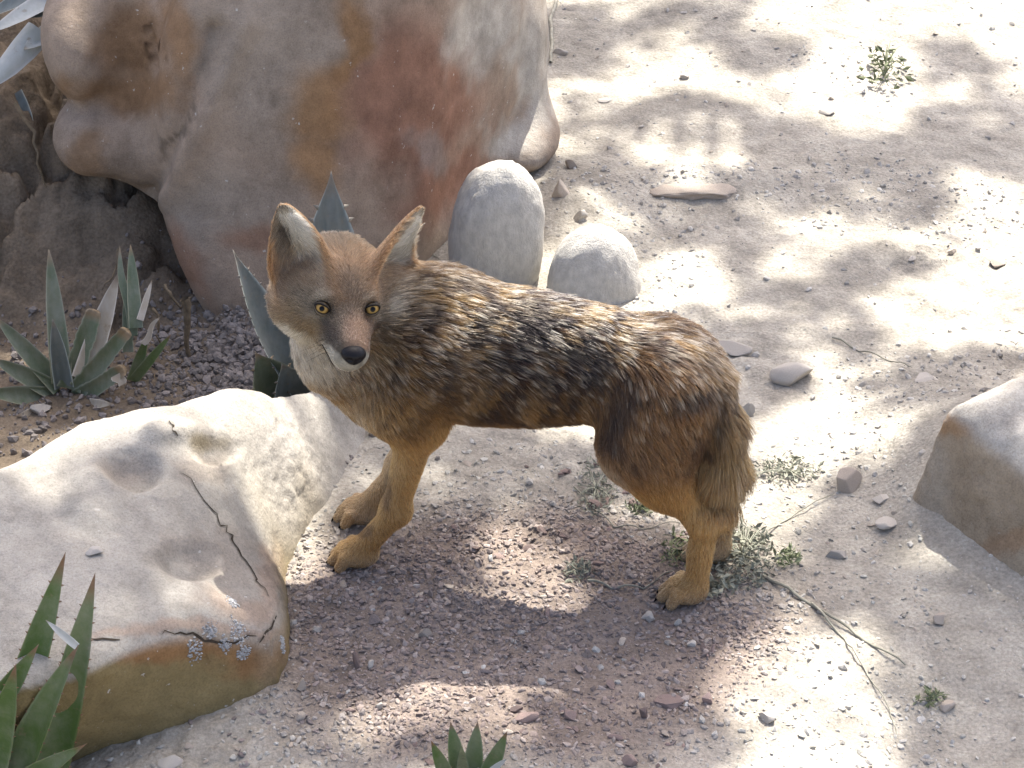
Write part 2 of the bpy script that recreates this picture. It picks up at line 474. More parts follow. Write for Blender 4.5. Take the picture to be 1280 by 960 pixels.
M_CRACK = make_plain('crack_dirt', (.060, .048, .036), .5, 90, .98, .5, .002)
def make_slab():
    tz = 0.23
    rim = [(-40, 585, .28), (90, 522, .27), (210, 494, .26), (330, 483, .18), (415, 476, .07), (490, 500, .0), (490, 600, .0), (400, 655, .0), (356, 690, .03),
           (360, 790, .05), (346, 838, .03), (285, 868, 0.02), (215, 905, 0.0), (100, 950, 0.0), (-120, 985, 0.0)]
    foot = [on_z(x, y, z)[:2] for x, y, z in rim] + [np.array([-1.25, -0.62])]
    ctl = [(-40, 585, .29), (90, 522, .285), (210, 494, .27), (330, 485, .20), (410, 482, .10), (475, 520, -.04), (470, 600, -.04), (440, 560, -.01), (0, 680, .245), (100, 620, .25), (200, 600, .245), (300, 580, .19), (370, 560, .125), (410, 600, .012), (395, 640, .0),
           (-60, 800, .20), (60, 790, .21), (150, 790, .20), (250, 795, .17), (320, 790, .13), (350, 760, .10), (352, 690, .04), (345, 640, .065)]
    cp = np.array([on_z(a, b, c) for a, b, c in ctl])
    def tps(r2): return 0.5 * r2 * np.log(r2 + 1e-9)
    K = tps(((cp[:, None, :2] - cp[None, :, :2]) ** 2).sum(-1)) + 0.004 * np.eye(len(cp)); A = np.concatenate([np.ones((len(cp), 1)), cp[:, :2]], 1)
    sol = np.linalg.solve(np.block([[K, A], [A.T, np.zeros((3, 3))]]), np.concatenate([cp[:, 2], np.zeros(3)]))
    def top(x, y):
        P = np.stack([x, y, 0 * x], -1)
        t = sol[-3] + sol[-2] * x + sol[-1] * y
        for w_, c_ in zip(sol, cp): t = t + w_ * tps((x - c_[0]) ** 2 + (y - c_[1]) ** 2)
        t = np.clip(t, -0.02, 0.34)
        t = t + 0.014 * fbm(P, 3.5, 3, 0.5, 402)
        px, py = to_px(np.stack([x, y, t], -1))
        t = t - 0.035 * blobs(px, py, [(165, 585, 34, 24)]) - 0.025 * blobs(px, py, [(235, 700, 40, 22), (270, 560, 28, 15)]) + 0.02 * blobs(px, py, [(215, 540, 40, 16), (120, 620, 40, 40)])
        return np.maximum(t, -0.02)
    V, Q, N = prism_rock((-1.32, -1.3, -0.1), (-0.16, 0.06, 0.38), 0.006, foot, top, lambda x, y: 0.12 - 0.55 * smooth01(-0.42, -0.75, x) * smooth01(-0.72, -0.92, y), 0.06, 411, 0.010)
    px, py = to_px(V)
    cr = [jag([(230, 590), (265, 640), (285, 665), (300, 690), (318, 722), (335, 745)], 3, 1), jag([(200, 790), (240, 793), (275, 806), (320, 795)], 3, 2), jag([(212, 526), (222, 545)], 2, 3), jag([(325, 805), (345, 770)], 2, 4), jag([(100, 797), (150, 800)], 2, 5)]
    d = np.minimum.reduce([poly_line_dist(px, py, c) for c in cr])
    cm = smooth01(2.4, 0.9, d + 0.8 * fbm(V, 60, 2, .5, 433)) * (N @ (CAM / np.linalg.norm(CAM)) > 0)
    V = V - N * (0.0012 * cm)[:, None]
    # crumbly flank by the paws
    rg = blobs(px, py, [(370, 590, 50, 80), (340, 720, 18, 50)])
    V = V + N * (rg * 0.005 * fbm(V, 60, 4, 0.65, 421))[:, None]
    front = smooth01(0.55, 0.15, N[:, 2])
    col = blend_cols((0.385, 0.36, 0.315), V, [
        ((0.30, 0.255, 0.21), [(165, 585, 38, 26), (265, 700, 70, 30), (250, 580, 30, 20)], 0.55),
        ((0.42, 0.395, 0.355), [(370, 570, 55, 80)], 0.6),
        ((0.38, 0.25, 0.17), [(300, 755, 50, 26), (240, 790, 140, 10), (330, 720, 20, 50)], 0.5)])
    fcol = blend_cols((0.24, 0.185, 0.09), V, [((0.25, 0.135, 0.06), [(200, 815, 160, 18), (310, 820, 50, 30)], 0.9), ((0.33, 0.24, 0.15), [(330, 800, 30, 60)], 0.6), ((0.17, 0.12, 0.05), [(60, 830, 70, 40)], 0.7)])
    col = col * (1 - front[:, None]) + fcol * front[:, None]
    col = col * (1 - 0.25 * cm[:, None])
    e = empty('boulder', (-0.7, -0.75, 0), 'broad pale flat topped boulder with cracked ochre edge beside the front paws', 'boulder')
    rock = put('rock_mass', np_mesh('rock_mass', V, Q, True, {'col': col}), M_SLAB, e)
    # the cracks: narrow dirt filled splits of uneven width
    ax, ay = to_px(V); visb = ((CAM - V) * N).sum(1) > 0; dep = (V - CAM) @ FW
    for ci, c in enumerate(cr):
        r = random.Random(50 + ci); L = []; n_ = len(c)
        for i, (x, y) in enumerate(c):
            d2 = (ax - x) ** 2 + (ay - y) ** 2 + 1e6 * ~visb; k4 = np.argsort(d2)[:6]; k4 = k4[dep[k4] < dep[k4].min() + .03]
            nn = N[k4].mean(0); nn /= np.linalg.norm(nn)
            L.append((on_plane(x, y, V[k4].mean(0), nn) + nn * .0012, nn))
        VV = []; QQ = []
        for i, (p_, nn) in enumerate(L):
            t = L[min(i + 1, n_ - 1)][0] - L[max(i - 1, 0)][0]; sd = np.cross(t, nn); sd /= np.linalg.norm(sd) + 1e-9
            wd = (.0004 + .0018 * math.sin(math.pi * (i + .3) / (n_ - .4)) * r.uniform(.45, 1.3))
            VV += [p_ - sd * wd, p_ - nn * .0004 , p_ + sd * wd]
            if i: a = 3 * i; QQ += [(a - 3, a - 2, a + 1, a), (a - 2, a - 1, a + 2, a + 1)]
        put('crack', np_mesh('crack', np.array(VV), np.array(QQ), True), M_CRACK, e)
    return e, V, N
slab_e, SV, SN = make_slab()
sun_spots(SV, SN, [(30, 575, .06), (100, 545, .055), (180, 520, .055), (250, 510, .05), (320, 505, .05), (390, 505, .05), (365, 590, .05), (285, 735, .05), (225, 745, .04), (110, 650, .03)])

def make_right_boulder():
    tops = [(1168, 505, .24), (1230, 472, .27), (1310, 437, .30), (1310, 612, .20), (1230, 558, .22)]
    tp3 = np.array([on_z(*t) for t in tops])
    foot = [t[:2] for t in tp3[:3]] + [np.array([1.55, 0.15]), np.array([1.55, -0.8])] + [t[:2] for t in tp3[3:]]
    co, *_ = np.linalg.lstsq(np.concatenate([np.ones((5, 1)), tp3[:, :2]], 1), tp3[:, 2], rcond=None)
    def top(x, y):
        P = np.stack([x, y, 0 * x], -1)
        return 0.012 + co[0] + co[1] * x + co[2] * y + 0.016 * fbm(P, 6, 4, 0.55, 502)
    V, Q, N = prism_rock((0.6, -0.85, -0.12), (1.6, 0.22, 0.6), 0.009, foot, top, 0.14, 0.055, 511, 0.020)
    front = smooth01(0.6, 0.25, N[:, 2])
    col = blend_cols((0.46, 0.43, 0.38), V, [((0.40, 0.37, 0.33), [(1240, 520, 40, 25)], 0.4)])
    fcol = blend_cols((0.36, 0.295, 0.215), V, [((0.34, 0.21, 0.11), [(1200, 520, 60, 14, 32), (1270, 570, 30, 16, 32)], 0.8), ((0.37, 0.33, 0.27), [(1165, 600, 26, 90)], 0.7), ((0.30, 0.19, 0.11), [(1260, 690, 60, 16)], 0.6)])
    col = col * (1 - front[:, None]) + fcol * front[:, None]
    e = empty('boulder', (1.0, -0.3, 0), 'tan boulder with pale lit top rising from the dusty slope behind the tail', 'boulder')
    put('rock_mass', np_mesh('rock_mass', V, Q, True, {'col': col}), M_SLAB, e)
    sun_spots(V, N, [(1190, 500, .06), (1225, 490, .06), (1265, 470, .05)])
make_right_boulder()

# ------------------------------------------------------------------ loose stones
def ico(sub):
    import bmesh
    bm = bmesh.new(); bmesh.ops.create_icosphere(bm, subdivisions=sub, radius=1.0)
    V = np.array([v.co[:] for v in bm.verts]); Fc = np.array([[v.index for v in f.verts] for f in bm.faces]); bm.free()
    return V, Fc
ICO = {k: ico(k) for k in (1, 2, 3, 4, 5)}
def stone_mesh(name, sub, seed, ncut=7, cut=(0.45, 0.85), namp=0.10, freq=1.6):
    V, Fc = ICO[sub]; V = V.copy(); r = np.random.RandomState(seed)
    for _ in range(ncut):
        n = r.normal(size=3); n /= np.linalg.norm(n); d = r.uniform(*cut)
        t = V @ n; V = V - np.outer(np.maximum(t - d, 0), n) * 0.97
    rad = 1 + namp * fbm(V + seed * 3.1, freq, 4, 0.55, seed)
    return np_mesh(name, V * rad[:, None], Fc, sub >= 3)
def stone(px, py, wpx, hpx, label, mat, name='stone', sub=3, seed=0, ncut=7, yaw=0.0, depth=None, flat=None, cat='stone', group=None, tilt=(0, 0), sink=0.36, me=None, namp=0.08):
    """a stone seen centred on (px, py), wpx wide and hpx tall in the photograph"""
    p = ground_pt(px, py + hpx * 0.25)
    sc_ = F / ((p - CAM) @ FW)
    rx = wpx / sc_ / 2; hp = hpx / sc_ / 2
    ry = depth if depth else rx * 0.8
    # visible half height: sqrt((rz cos)^2 + (ry sin)^2) = hp
    rz = math.sqrt(max(hp * hp - (ry * math.sin(TH)) ** 2, (hp * 0.45) ** 2)) / math.cos(TH)
    if flat: rz = rx * flat
    me = me or stone_mesh(name, max(sub, 4), seed + 900, ncut + 7, (0.40, 0.78), namp=namp)
    o = put(name, me, mat)
    o.location = (p[0], p[1], p[2] + rz * (1 - 2 * sink))
    o.scale = (rx, ry, rz); o.rotation_euler = (tilt[0], tilt[1], yaw)
    tag(o, label, cat, group)
    return o

def cobble(top_px, wpx, base_y, rz, lean, label, seed, pw=2.5):
    V, Fc = ICO[5]; V = np.sign(V) * np.abs(V) ** (2 / pw * 1.0)
    V = V / np.maximum(np.linalg.norm(V, axis=1) ** 0.55, 1e-6)[:, None]
    V = V / np.abs(V).max(0)
    V = V * (1 + 0.10 * fbm(V + seed, 1.2, 3, 0.5, seed) + 0.025 * fbm(V + seed, 6, 4, 0.6, seed + 3) - 0.03 * np.maximum(fbm(V + seed, 11, 3, .6, seed + 5), 0))[:, None]
    p = on_y(top_px[0], top_px[1], base_y)
    rx = wpx / (F / ((p - CAM) @ FW)) / 2
    o = put('cobble', np_mesh('cobble', V, Fc, True), M_COBBLE)
    z0 = float(ground_z(p[0], base_y))
    o.scale = (rx, rx * 0.85, rz)
    o.rotation_euler = (lean, 0, 0.2)
    o.location = (p[0], base_y, p[2] - rz * 0.97)
    tag(o, label, 'cobble')
    GAPS.append((np.array(o.location) + np.array([.02, -.02, rz * .85]), rx * .85)); GAPS.append((np.array(o.location) + np.array([.03, -.06, rz * .4]), rx * .6))
cobble((621, 200), 122, 0.46, 0.20, 0.12, 'tall upright pale rounded cobble standing against the red boulder', 1)
cobble((745, 284), 120, 0.40, 0.15, 0.1, 'low domed pale cobble in the gravel next to the tall cobble', 2, 2.1)

big = [
    (918, 430, 52, 24, 'flat pale oblong stone lying just behind the rump', M_PALE, 6, 0.15),
    (993, 460, 66, 40, 'broad dusty half buried stone beyond the tail', M_PALE, 5, 0.1),
    (1160, 472, 42, 20, 'pale almond shaped stone at the peak of the tan boulder', M_PALE, 4, -0.3),
    (1057, 600, 46, 44, 'blocky grey tan stone beside the dry sprig on the slope', M_TAN, 6, 0.5),
    (1101, 621, 32, 15, 'thin pale pebble just below the blocky grey tan stone', M_PALE, 3, 0.0),
    (1109, 651, 38, 24, 'grey flat stone lying below the thin pale pebble', M_PALE, 5, -0.4),
    (1045, 690, 36, 22, 'pale pointed stone apart from others on the bare slope', M_PALE, 6, -0.5),
    (961, 892, 32, 22, 'smooth white pebble resting on a small slate chip', M_PALE, 3, -0.4),
    (837, 874, 54, 22, 'long reddish grey stone in the shade under the rump', M_RED, 7, 0.12),
    (884, 870, 22, 26, 'small dark wedge of stone at the end of the long reddish stone', M_RED, 7, 0.5),
    (812, 769, 24, 18, 'rounded pale pink stone just before the hind paw', M_PALE, 5, 0.2),
    (848, 776, 14, 14, 'tiny white angular stone touching the hind paw', M_PALE, 8, 0.4),
    (834, 801, 13, 12, 'small yellowish stone a step below the hind paw', M_TAN, 6, 0.1),
    (864, 803, 14, 14, 'small pale stone by the yellowish stone under the hind paw', M_PALE, 6, 0.9),
    (1175, 770, 22, 26, 'pale upright stone on the smooth bare slope', M_TAN, 6, 0.4),
    (1183, 881, 24, 22, 'round pinkish stone next to a tiny green weed', M_TAN, 4, 0.2),
    (660, 892, 40, 26, 'largest flat mauve stone in the shaded shale', M_RED, 7, -0.1),
    (645, 884, 26, 16, 'mauve stone tucked behind the largest flat mauve stone', M_RED, 7, 0.3),
    (712, 890, 30, 20, 'forked looking reddish stone in the shaded shale', M_RED, 9, -0.5),
    (805, 888, 14, 32, 'narrow purple sliver leaning by the long reddish stone', M_RED, 8, 0.2),
    (788, 950, 26, 20, 'dull purple stone at the lower rim of the shaded shale', M_RED, 7, -0.5),
    (531, 788, 26, 24, 'squarish pinkish stone out on the open shale', M_TAN, 8, -0.2),
    (445, 824, 14, 30, 'upright brown sliver near the boulder tip', M_RED, 9, -0.4),
    (463, 830, 14, 18, 'grey slab chip beside the upright brown sliver', M_PALE, 7, 0.5),
    (473, 882, 14, 14, 'pale rounded pebble lit by the sun on the shale', M_PALE, 4, 0.1),
    (377, 855, 20, 24, 'rusty long chip wedged at the cracked tip of the flat boulder', M_TAN, 8, 0.6),
    (374, 893, 18, 16, 'yellow grey pebble below the cracked tip of the flat boulder', M_TAN, 4, 0.0),
    (212, 948, 36, 22, 'grey stone at the foot of the dark undercut', M_PALE, 6, 0.1),
    (52, 508, 34, 22, 'grey lump of stone under the aloe', M_PALE, 6, 0.3),
    (1245, 325, 30, 18, 'tan wedge stone throwing a dark shadow on the bright dust', M_TAN, 8, 0.2),
    (1190, 313, 16, 14, 'small tan stone on the bright dust near the wedge stone', M_TAN, 7, 0.4),
    (1139, 322, 12, 8, 'tiny grey stone alone on the bright dust', M_PALE, 7, 0.4),
    (1032, 138, 26, 14, 'flat pale stone on the bright dust below the small weed', M_PALE, 6, 0.3),
    (702, 64, 22, 14, 'white oblong pebble by the root at the boulder foot', M_PALE, 4, -0.4),
    (757, 124, 22, 8, 'thin white stone sliver on the grey soil', M_PALE, 6, 0.1),
    (856, 94, 20, 12, 'pale stone under the hollow in the soil', M_PALE, 6, 0.1),
    (935, 512, 18, 24, 'white stone peeping out behind the tail', M_PALE, 4, 0.1),
    (700, 235, 26, 40, 'brown clod of earth stacked behind the tall cobble', M_TAN, 5, 0.1),
    (715, 205, 22, 20, 'rounded earth clod on top of the soil heap', M_TAN, 4, 0.1),
    (725, 268, 22, 22, 'pale lump of earth between the two cobbles', M_PALE, 5, 0.1),
    (120, 692, 30, 13, 'flat grey stone chip lying on top of the broad pale boulder', M_PALE, 8, 0.1),
]
for i, (x, y, a, b, lab, mt, nc, yaw) in enumerate(big):
    o = stone(x, y, a, b, lab, mt, 'stone', 4 if max(a, b) > 30 else 3, i * 7 + 1, nc, yaw)
    if 'on top of the broad' in lab:      # rests on the slab, not on the soil
        px, py = to_px(SV); k = np.argmin((px - x) ** 2 + (py - y) ** 2 - 1e4 * (SN[:, 2] > 0.5))
        o.location = Vector(SV[k]) + Vector((0, 0, 0.006)); o.scale = (0.022, 0.015, 0.009)
# half buried tan ledge in the path
o = stone(868, 222, 125, 34, 'half buried tan ledge of rock in the dappled dust', M_TAN, 'rock_ledge', 5, 77, -5, 0.12, depth=0.08, cat='rock', sink=0.66, namp=0.3)
o.location.z -= 0.012; o.scale.z *= 1.15; o.rotation_euler.x = -0.12

# countable chips: about 230 individuals of shared meshes
CH = [stone_mesh('stone_chip', 2, 40 + i, 9, (0.35, 0.8), 0.06) for i in range(10)]
for c in CH: c.polygons.foreach_set('use_smooth', [False] * len(c.polygons))
CHIP_WORD = {}
def chip_obj(px, py, size_px, mats, where, group, flatness=(0.22, 0.5)):
    p = ground_pt(px, py); sc_ = F / ((p - CAM) @ FW)
    r = size_px / sc_ / 2
    me0 = rnd.choice(CH); mt = rnd.choice(mats)
    key = (me0.name, mt.name)
    if key not in chip_obj.cache:
        m2 = me0.copy(); m2.materials.clear(); m2.materials.append(mt); chip_obj.cache[key] = m2
    o = put('stone_chip', chip_obj.cache[key], None)
    fl = rnd.uniform(*flatness); asp = rnd.uniform(0.4, 0.95)
    o.scale = (r, r * asp, r * fl)
    o.rotation_euler = (rnd.gauss(0, 0.35), rnd.gauss(0, 0.35), rnd.uniform(0, 6.28))
    o.location = (p[0], p[1], p[2] + r * fl * 0.35)
    sz = 'tiny' if r < .0075 else 'small' if r < .0105 else 'larger'
    sh = 'splinter of stone' if asp < .58 else 'flat stone chip' if fl < .36 else 'blocky stone chip'
    tag(o, '%s %s %s lying %s' % (sz, CHIP_WORD[mt.name], sh, where(px, py)), 'stone chip', group)
chip_obj.cache = {}
def scatter(n, box, keep, size, mats, where, group):
    k = 0
    while k < n:
        x = rnd.uniform(box[0], box[2]); y = rnd.uniform(box[1], box[3])
        if not keep(x, y): continue
        chip_obj(x, y, size(), mats, where, group); k += 1
M_MAUVE = make_plain('mauve_stone', (0.25, 0.21, 0.20), 0.3, 60, col2=(0.30, 0.26, 0.24), rand=0.4)
CHIP_WORD.update({'reddish_stone': 'reddish', 'mauve_stone': 'mauve grey', 'tan_stone': 'tan', 'pale_stone': 'pale'})
def w_shale(x, y):
    if y < 640: return 'under the belly'
    if x < 470: return 'by the cracked tip of the flat boulder' if y > 740 else 'at the front paws'
    if y > 880 and x < 660: return 'around the little green agave'
    if x > 760: return 'below the hind paw' if y > 780 else 'in front of the hind paw'
    return 'on the open shale between the paws' if y < 800 else 'on the shale below the belly shadow'
def w_slope(x, y):
    if y < 650: return 'near the blocky grey tan stone'
    if x < 1000: return 'below the dry herb tangle' if y < 850 else 'near the smooth white pebble'
    return 'along the long grey stalk' if y < 840 else 'around the tiny dark green weed'
def w_up(x, y):
    if x < 820: return 'in the soil beside the boulder foot'
    if x < 1000: return 'around the half buried tan ledge'
    return 'around the small weed on the bright dust' if y < 190 else 'near the tan wedge stone on bright dust'
scatter(150, (360, 560, 900, 960), lambda x, y: y > 560 + abs(x - 630) * 0.15 and not (x < 380 and y < 830) and not (390 < x < 560 and y < 725),
        lambda: rnd.choice((9, 10, 11, 12, 14, 17, 20, 24)), [M_RED, M_RED, M_MAUVE, M_TAN], w_shale, 'loose shale chips')
scatter(45, (130, 870, 420, 960), lambda x, y: y > 900 - (x - 250) * 0.2 if x > 230 else y > 940, lambda: rnd.choice((8, 10, 12, 15)), [M_MAUVE, M_PALE, M_TAN],
        lambda x, y: 'in the shade below the flat boulder front' if x < 300 else 'just off the tip of the flat boulder', 'chips below the flat boulder')
scatter(60, (880, 520, 1270, 960), lambda x, y: not (x > 1130 and y < 720) and not (x < 940 and y < 740), lambda: rnd.choice((6, 7, 8, 10, 12)), [M_PALE, M_TAN], w_slope, 'chips on the bare slope')
scatter(45, (690, 20, 1270, 330), lambda x, y: not (x < 800 and 200 < y), lambda: rnd.choice((5, 6, 7, 9, 11)), [M_PALE, M_TAN], w_up, 'chips on the dappled dust')

# gravel too small to count: chips joined in one mesh
def gravel(name, n, sampler, size, palette, label, seed, flat=(0.25, 0.6)):
    r = np.random.RandomState(seed)
    base, Fc = ICO[1]; base = base[:12]; import itertools
    import bmesh
    bm = bmesh.new(); bmesh.ops.create_icosphere(bm, subdivisions=1, radius=1.0)
    base = np.array([v.co[:] for v in bm.verts]); Fc = np.array([[v.index for v in f.verts] for f in bm.faces]); bm.free()
    P = sampler(n, r); n = len(P)
    S = size(n, r)
    ang = r.rand(n) * 6.28; tx = r.normal(0, 0.4, n); ty = r.normal(0, 0.4, n)
    fl = r.uniform(*flat, n); el = r.uniform(0.45, 0.95, n)
    B = base[None] * (1 + r.uniform(-0.38, 0.25, (n, len(base), 1)))
    B = B * np.stack([S, S * el, S * fl], 1)[:, None, :]
    cx, sx = np.cos(tx)[:, None], np.sin(tx)[:, None]
    y = B[..., 1] * cx - B[..., 2] * sx; z = B[..., 1] * sx + B[..., 2] * cx
    B = np.stack([B[..., 0], y, z], -1)
    cy, sy = np.cos(ty)[:, None], np.sin(ty)[:, None]
    x = B[..., 0] * cy + B[..., 2] * sy; z = -B[..., 0] * sy + B[..., 2] * cy
    B = np.stack([x, B[..., 1], z], -1)
    ca, sa = np.cos(ang)[:, None], np.sin(ang)[:, None]
    x = B[..., 0] * ca - B[..., 1] * sa; y = B[..., 0] * sa + B[..., 1] * ca
    B = np.stack([x, y, B[..., 2]], -1)
    Z = ground_z(P[:, 0], P[:, 1]) + S * fl * (0.2 if name != 'pale_gravel' else -0.05)
    B = B + np.stack([P[:, 0], P[:, 1], Z], 1)[:, None]
    pal = np.asarray(palette); c = pal[r.randint(0, len(pal), n)] * r.uniform(0.8, 1.2, (n, 1))
    if name == 'gravel':
        mk = shale_mask(np.stack([P[:, 0], P[:, 1], 0 * P[:, 0]], 1))[:, None]
        c = c * mk + (1 - mk) * pale * r.uniform(0.7, 1.25, (n, 1))
    V = B.reshape(-1, 3); Q = (Fc[None] + (np.arange(n) * len(base))[:, None, None]).reshape(-1, 3)
    o = put(name, np_mesh(name, V, Q, False, {'col': np.repeat(c, len(base), 0)}), M_CHIP)
    tag(o, label, None, None, 'stuff')
def s_shale(n, r):
    P = np.stack([r.uniform(-0.75, 0.75, n * 3), r.uniform(-1.22, -0.2, n * 3)], 1)
    m = shale_mask(np.stack([P[:, 0], P[:, 1], 0 * P[:, 0]], 1)); keep = r.rand(len(P)) < m * (0.35 + 0.65 * smooth01(-0.2, 0.3, fbm(np.stack([P[:, 0], P[:, 1], 0 * P[:, 0]], 1), 5, 2, .5, 77))) + 0.06
    return P[keep][:n]
def s_pale(n, r):
    P = np.stack([r.uniform(-0.45, 1.3, n * 4), r.uniform(-1.2, 1.95, n * 4)], 1)
    q = np.stack([P[:, 0], P[:, 1], 0 * P[:, 0]], 1)
    d = smooth01(-0.05, 0.35, fbm(q, 2.6, 3, 0.5, 171)) + 0.9 * np.exp(-(((P[:, 0] - 0.27) / 0.16) ** 2 + ((P[:, 1] - 0.5) / 0.3) ** 2)) + 0.10
    d = d * np.where((P[:, 0] > 0.72) & (P[:, 1] < -0.25), 0.25, 1)
    return P[r.rand(len(P)) < d * 0.8][:n]
def s_soil(n, r):
    P = np.stack([r.normal(-0.47, 0.15, n * 2), r.normal(0.10, 0.13, n * 2)], 1)
    P2 = np.stack([r.uniform(-1.1, -0.5, n), r.uniform(-0.45, 0.25, n)], 1)
    return np.concatenate([P[:int(n * .7)], P2[:int(n * .3)]])
gravel('gravel', 20000, s_shale, lambda n, r: 0.0018 + 0.0072 * r.rand(n) ** 3.2, [(0.275, 0.22, 0.19), (0.24, 0.197, 0.175), (0.33, 0.28, 0.245), (0.22, 0.185, 0.165)], 'fine angular reddish shale gravel covering the hollow', 5)
gravel('pale_gravel', 9000, s_pale, lambda n, r: 0.0018 + 0.0085 * r.rand(n) ** 5, [(0.42, 0.40, 0.36), (0.37, 0.35, 0.315), (0.46, 0.44, 0.40)], 'fine pale grit scattered over the dust', 6, (0.4, 0.8))
gravel('soil_crumbs', 6000, s_soil, lambda n, r: 0.003 + 0.010 * r.rand(n) ** 3, [(0.20, 0.18, 0.165), (0.25, 0.22, 0.20), (0.17, 0.15, 0.135)], 'loose grey crumbs of soil heaped at the boulder foot', 7, (0.6, 0.95))
# ------------------------------------------------------------------ the coyote
BM = np.array([-0.295, -0.543, 0.0]); BF = np.array([-0.983, 0.182, 0.0]); BF /= np.linalg.norm(BF)
BL = np.array([-BF[1], BF[0], 0.0])
def b2w(P):
    P = np.asarray(P, float); return BM + P[..., :1] * BF + P[..., 1:2] * BL + P[..., 2:3] * np.array([0, 0, 1.0])
def w2b(P):
    d = np.asarray(P, float) - BM; return np.stack([d @ BF, d @ BL, d[..., 2]], -1)
def on_body(px, py, off):
    return w2b(on_plane(px, py, BM + BL * off, BL))
# head frame, in world axes then turned into body axes
yaw = math.radians(13); pit = math.radians(-3)
hf = np.array([math.sin(yaw) * math.cos(pit), -math.cos(yaw) * math.cos(pit), math.sin(pit)])
roll = math.radians(8.5)
hl = np.cross([0, 0, 1.0], hf); hl /= np.linalg.norm(hl); hu = np.cross(hf, hl)
hl, hu = hl * math.cos(roll) - hu * math.sin(roll), hu * math.cos(roll) + hl * math.sin(roll)
HR = np.stack([hf, hl, hu], 1)                 # columns: forward, left, up (world)
EYE = np.array([0.066, 0.0, 0.006])
HO = on_plane(432, 379, BM + BL * 0.115, BL) - HR @ EYE
def h2w(p): return HO + np.asarray(p, float) @ HR.T
def w2h(P): return (np.asarray(P, float) - HO) @ HR
def h2b(p): return w2b(h2w(p))

GH = 0.0036
GLO = np.array([-0.80, -0.20, -0.01]); GHI = np.array([0.20, 0.30, 0.74])
gn = np.ceil((GHI - GLO) / GH).astype(int) + 1
FLD = np.full(tuple(gn), 1.0, np.float32)
GROUPS = {}
def grid_box(lo, hi):
    i0 = np.clip(np.floor((lo - GLO) / GH).astype(int), 0, gn - 1); i1 = np.clip(np.ceil((hi - GLO) / GH).astype(int) + 1, 1, gn)
    ax = [(GLO[k] + np.arange(i0[k], i1[k]) * GH).astype(np.float32) for k in range(3)]
    return tuple(slice(i0[k], i1[k]) for k in range(3)), np.stack(np.meshgrid(*ax, indexing='ij'), -1)
def add(fn, lo, hi, k, grp, op='u'):
    m = 0.045
    sl, P = grid_box(np.asarray(lo) - m, np.asarray(hi) + m)
    d = fn(P)
    FLD[sl] = smin(FLD[sl], d, k) if op == 'u' else smax(FLD[sl], -d, k)
    if op == 'u': GROUPS.setdefault(grp, []).append(fn)
def f_cone(a, b, ra, rb, sq=(1, 1, 1)):
    a = np.asarray(a, float); b = np.asarray(b, float); ba = b - a; L2 = ba @ ba
    def fn(P):
        pa = P - a; t = np.clip((pa @ ba) / L2, 0, 1)
        q = pa - t[..., None] * ba
        return np.sqrt((q ** 2).sum(-1)) - (ra + (rb - ra) * t)
    return fn
def cone(a, b, ra, rb, k, grp):
    a = np.asarray(a, float); b = np.asarray(b, float); r = max(ra, rb)
    add(f_cone(a, b, ra, rb), np.minimum(a, b) - r, np.maximum(a, b) + r, k, grp)
def ellb(c, r, k, grp, R=None):
    c = np.asarray(c, float); r = np.asarray(r, float); R_ = np.eye(3) if R is None else R
    def fn(P):
        q = ((P - c) @ R_) / r; k0 = np.sqrt((q ** 2).sum(-1)); k1 = np.sqrt(((q / r) ** 2).sum(-1)) + 1e-9
        return k0 * (k0 - 1) / k1
    add(fn, c - r.max(), c + r.max(), k, grp)
RHB = np.stack([w2b(h2w((1, 0, 0))) - w2b(h2w((0, 0, 0))), w2b(h2w((0, 1, 0))) - w2b(h2w((0, 0, 0))), w2b(h2w((0, 0, 1))) - w2b(h2w((0, 0, 0)))], 1)
def ellh(c, r, k, grp): ellb(h2b(c), r, k, grp, RHB)
def coneh(a, b, ra, rb, k, grp): cone(h2b(a), h2b(b), ra, rb, k, grp)

# trunk: swept ellipse (s, centre height, half height, half width)
TR = np.array([(-0.700, .400, .030, .030), (-0.650, .390, .044, .044), (-0.610, .402, .064, .060), (-0.550, .422, .086, .074), (-0.450, .430, .102, .078),
               (-0.340, .428, .121, .089), (-0.230, .430, .130, .095), (-0.150, .430, .135, .092), (-0.090, .428, .118, .082), (-0.030, .420, .085, .065), (0.02, .41, .045, .04)])
def f_trunk(P):
    s = P[..., 0]
    c = np.interp(s, TR[:, 0], TR[:, 1]); hh = np.interp(s, TR[:, 0], TR[:, 2]); ww = np.interp(s, TR[:, 0], TR[:, 3])
    d = (np.sqrt((P[..., 1] / ww) ** 2 + ((P[..., 2] - c) / hh) ** 2) - 1) * np.minimum(ww, hh)
    return np.maximum(d, np.maximum(s - 0.02, -0.665 - s))
add(f_trunk, (-0.70, -0.1, 0.28), (0.02, 0.1, 0.58), 0.03, 'trunk')
# neck and chest
nk = h2b((-0.035, 0.0, -0.012))
cone((-0.165, 0, 0.475), (-0.06, 0.0, 0.485), 0.092, 0.082, 0.05, 'neck')
cone((-0.06, 0.0, 0.485), nk, 0.082, 0.066, 0.05, 'neck')
cone((-0.10, 0, 0.40), (-0.015, 0.012, 0.425), 0.095, 0.074, 0.05, 'neck')
cone((-0.005, 0.012, 0.425), h2b((0.005, -0.02, -0.055)), 0.070, 0.052, 0.04, 'neck')
ellb((-0.075, 0, 0.36), (0.075, 0.075, 0.08), 0.05, 'neck')
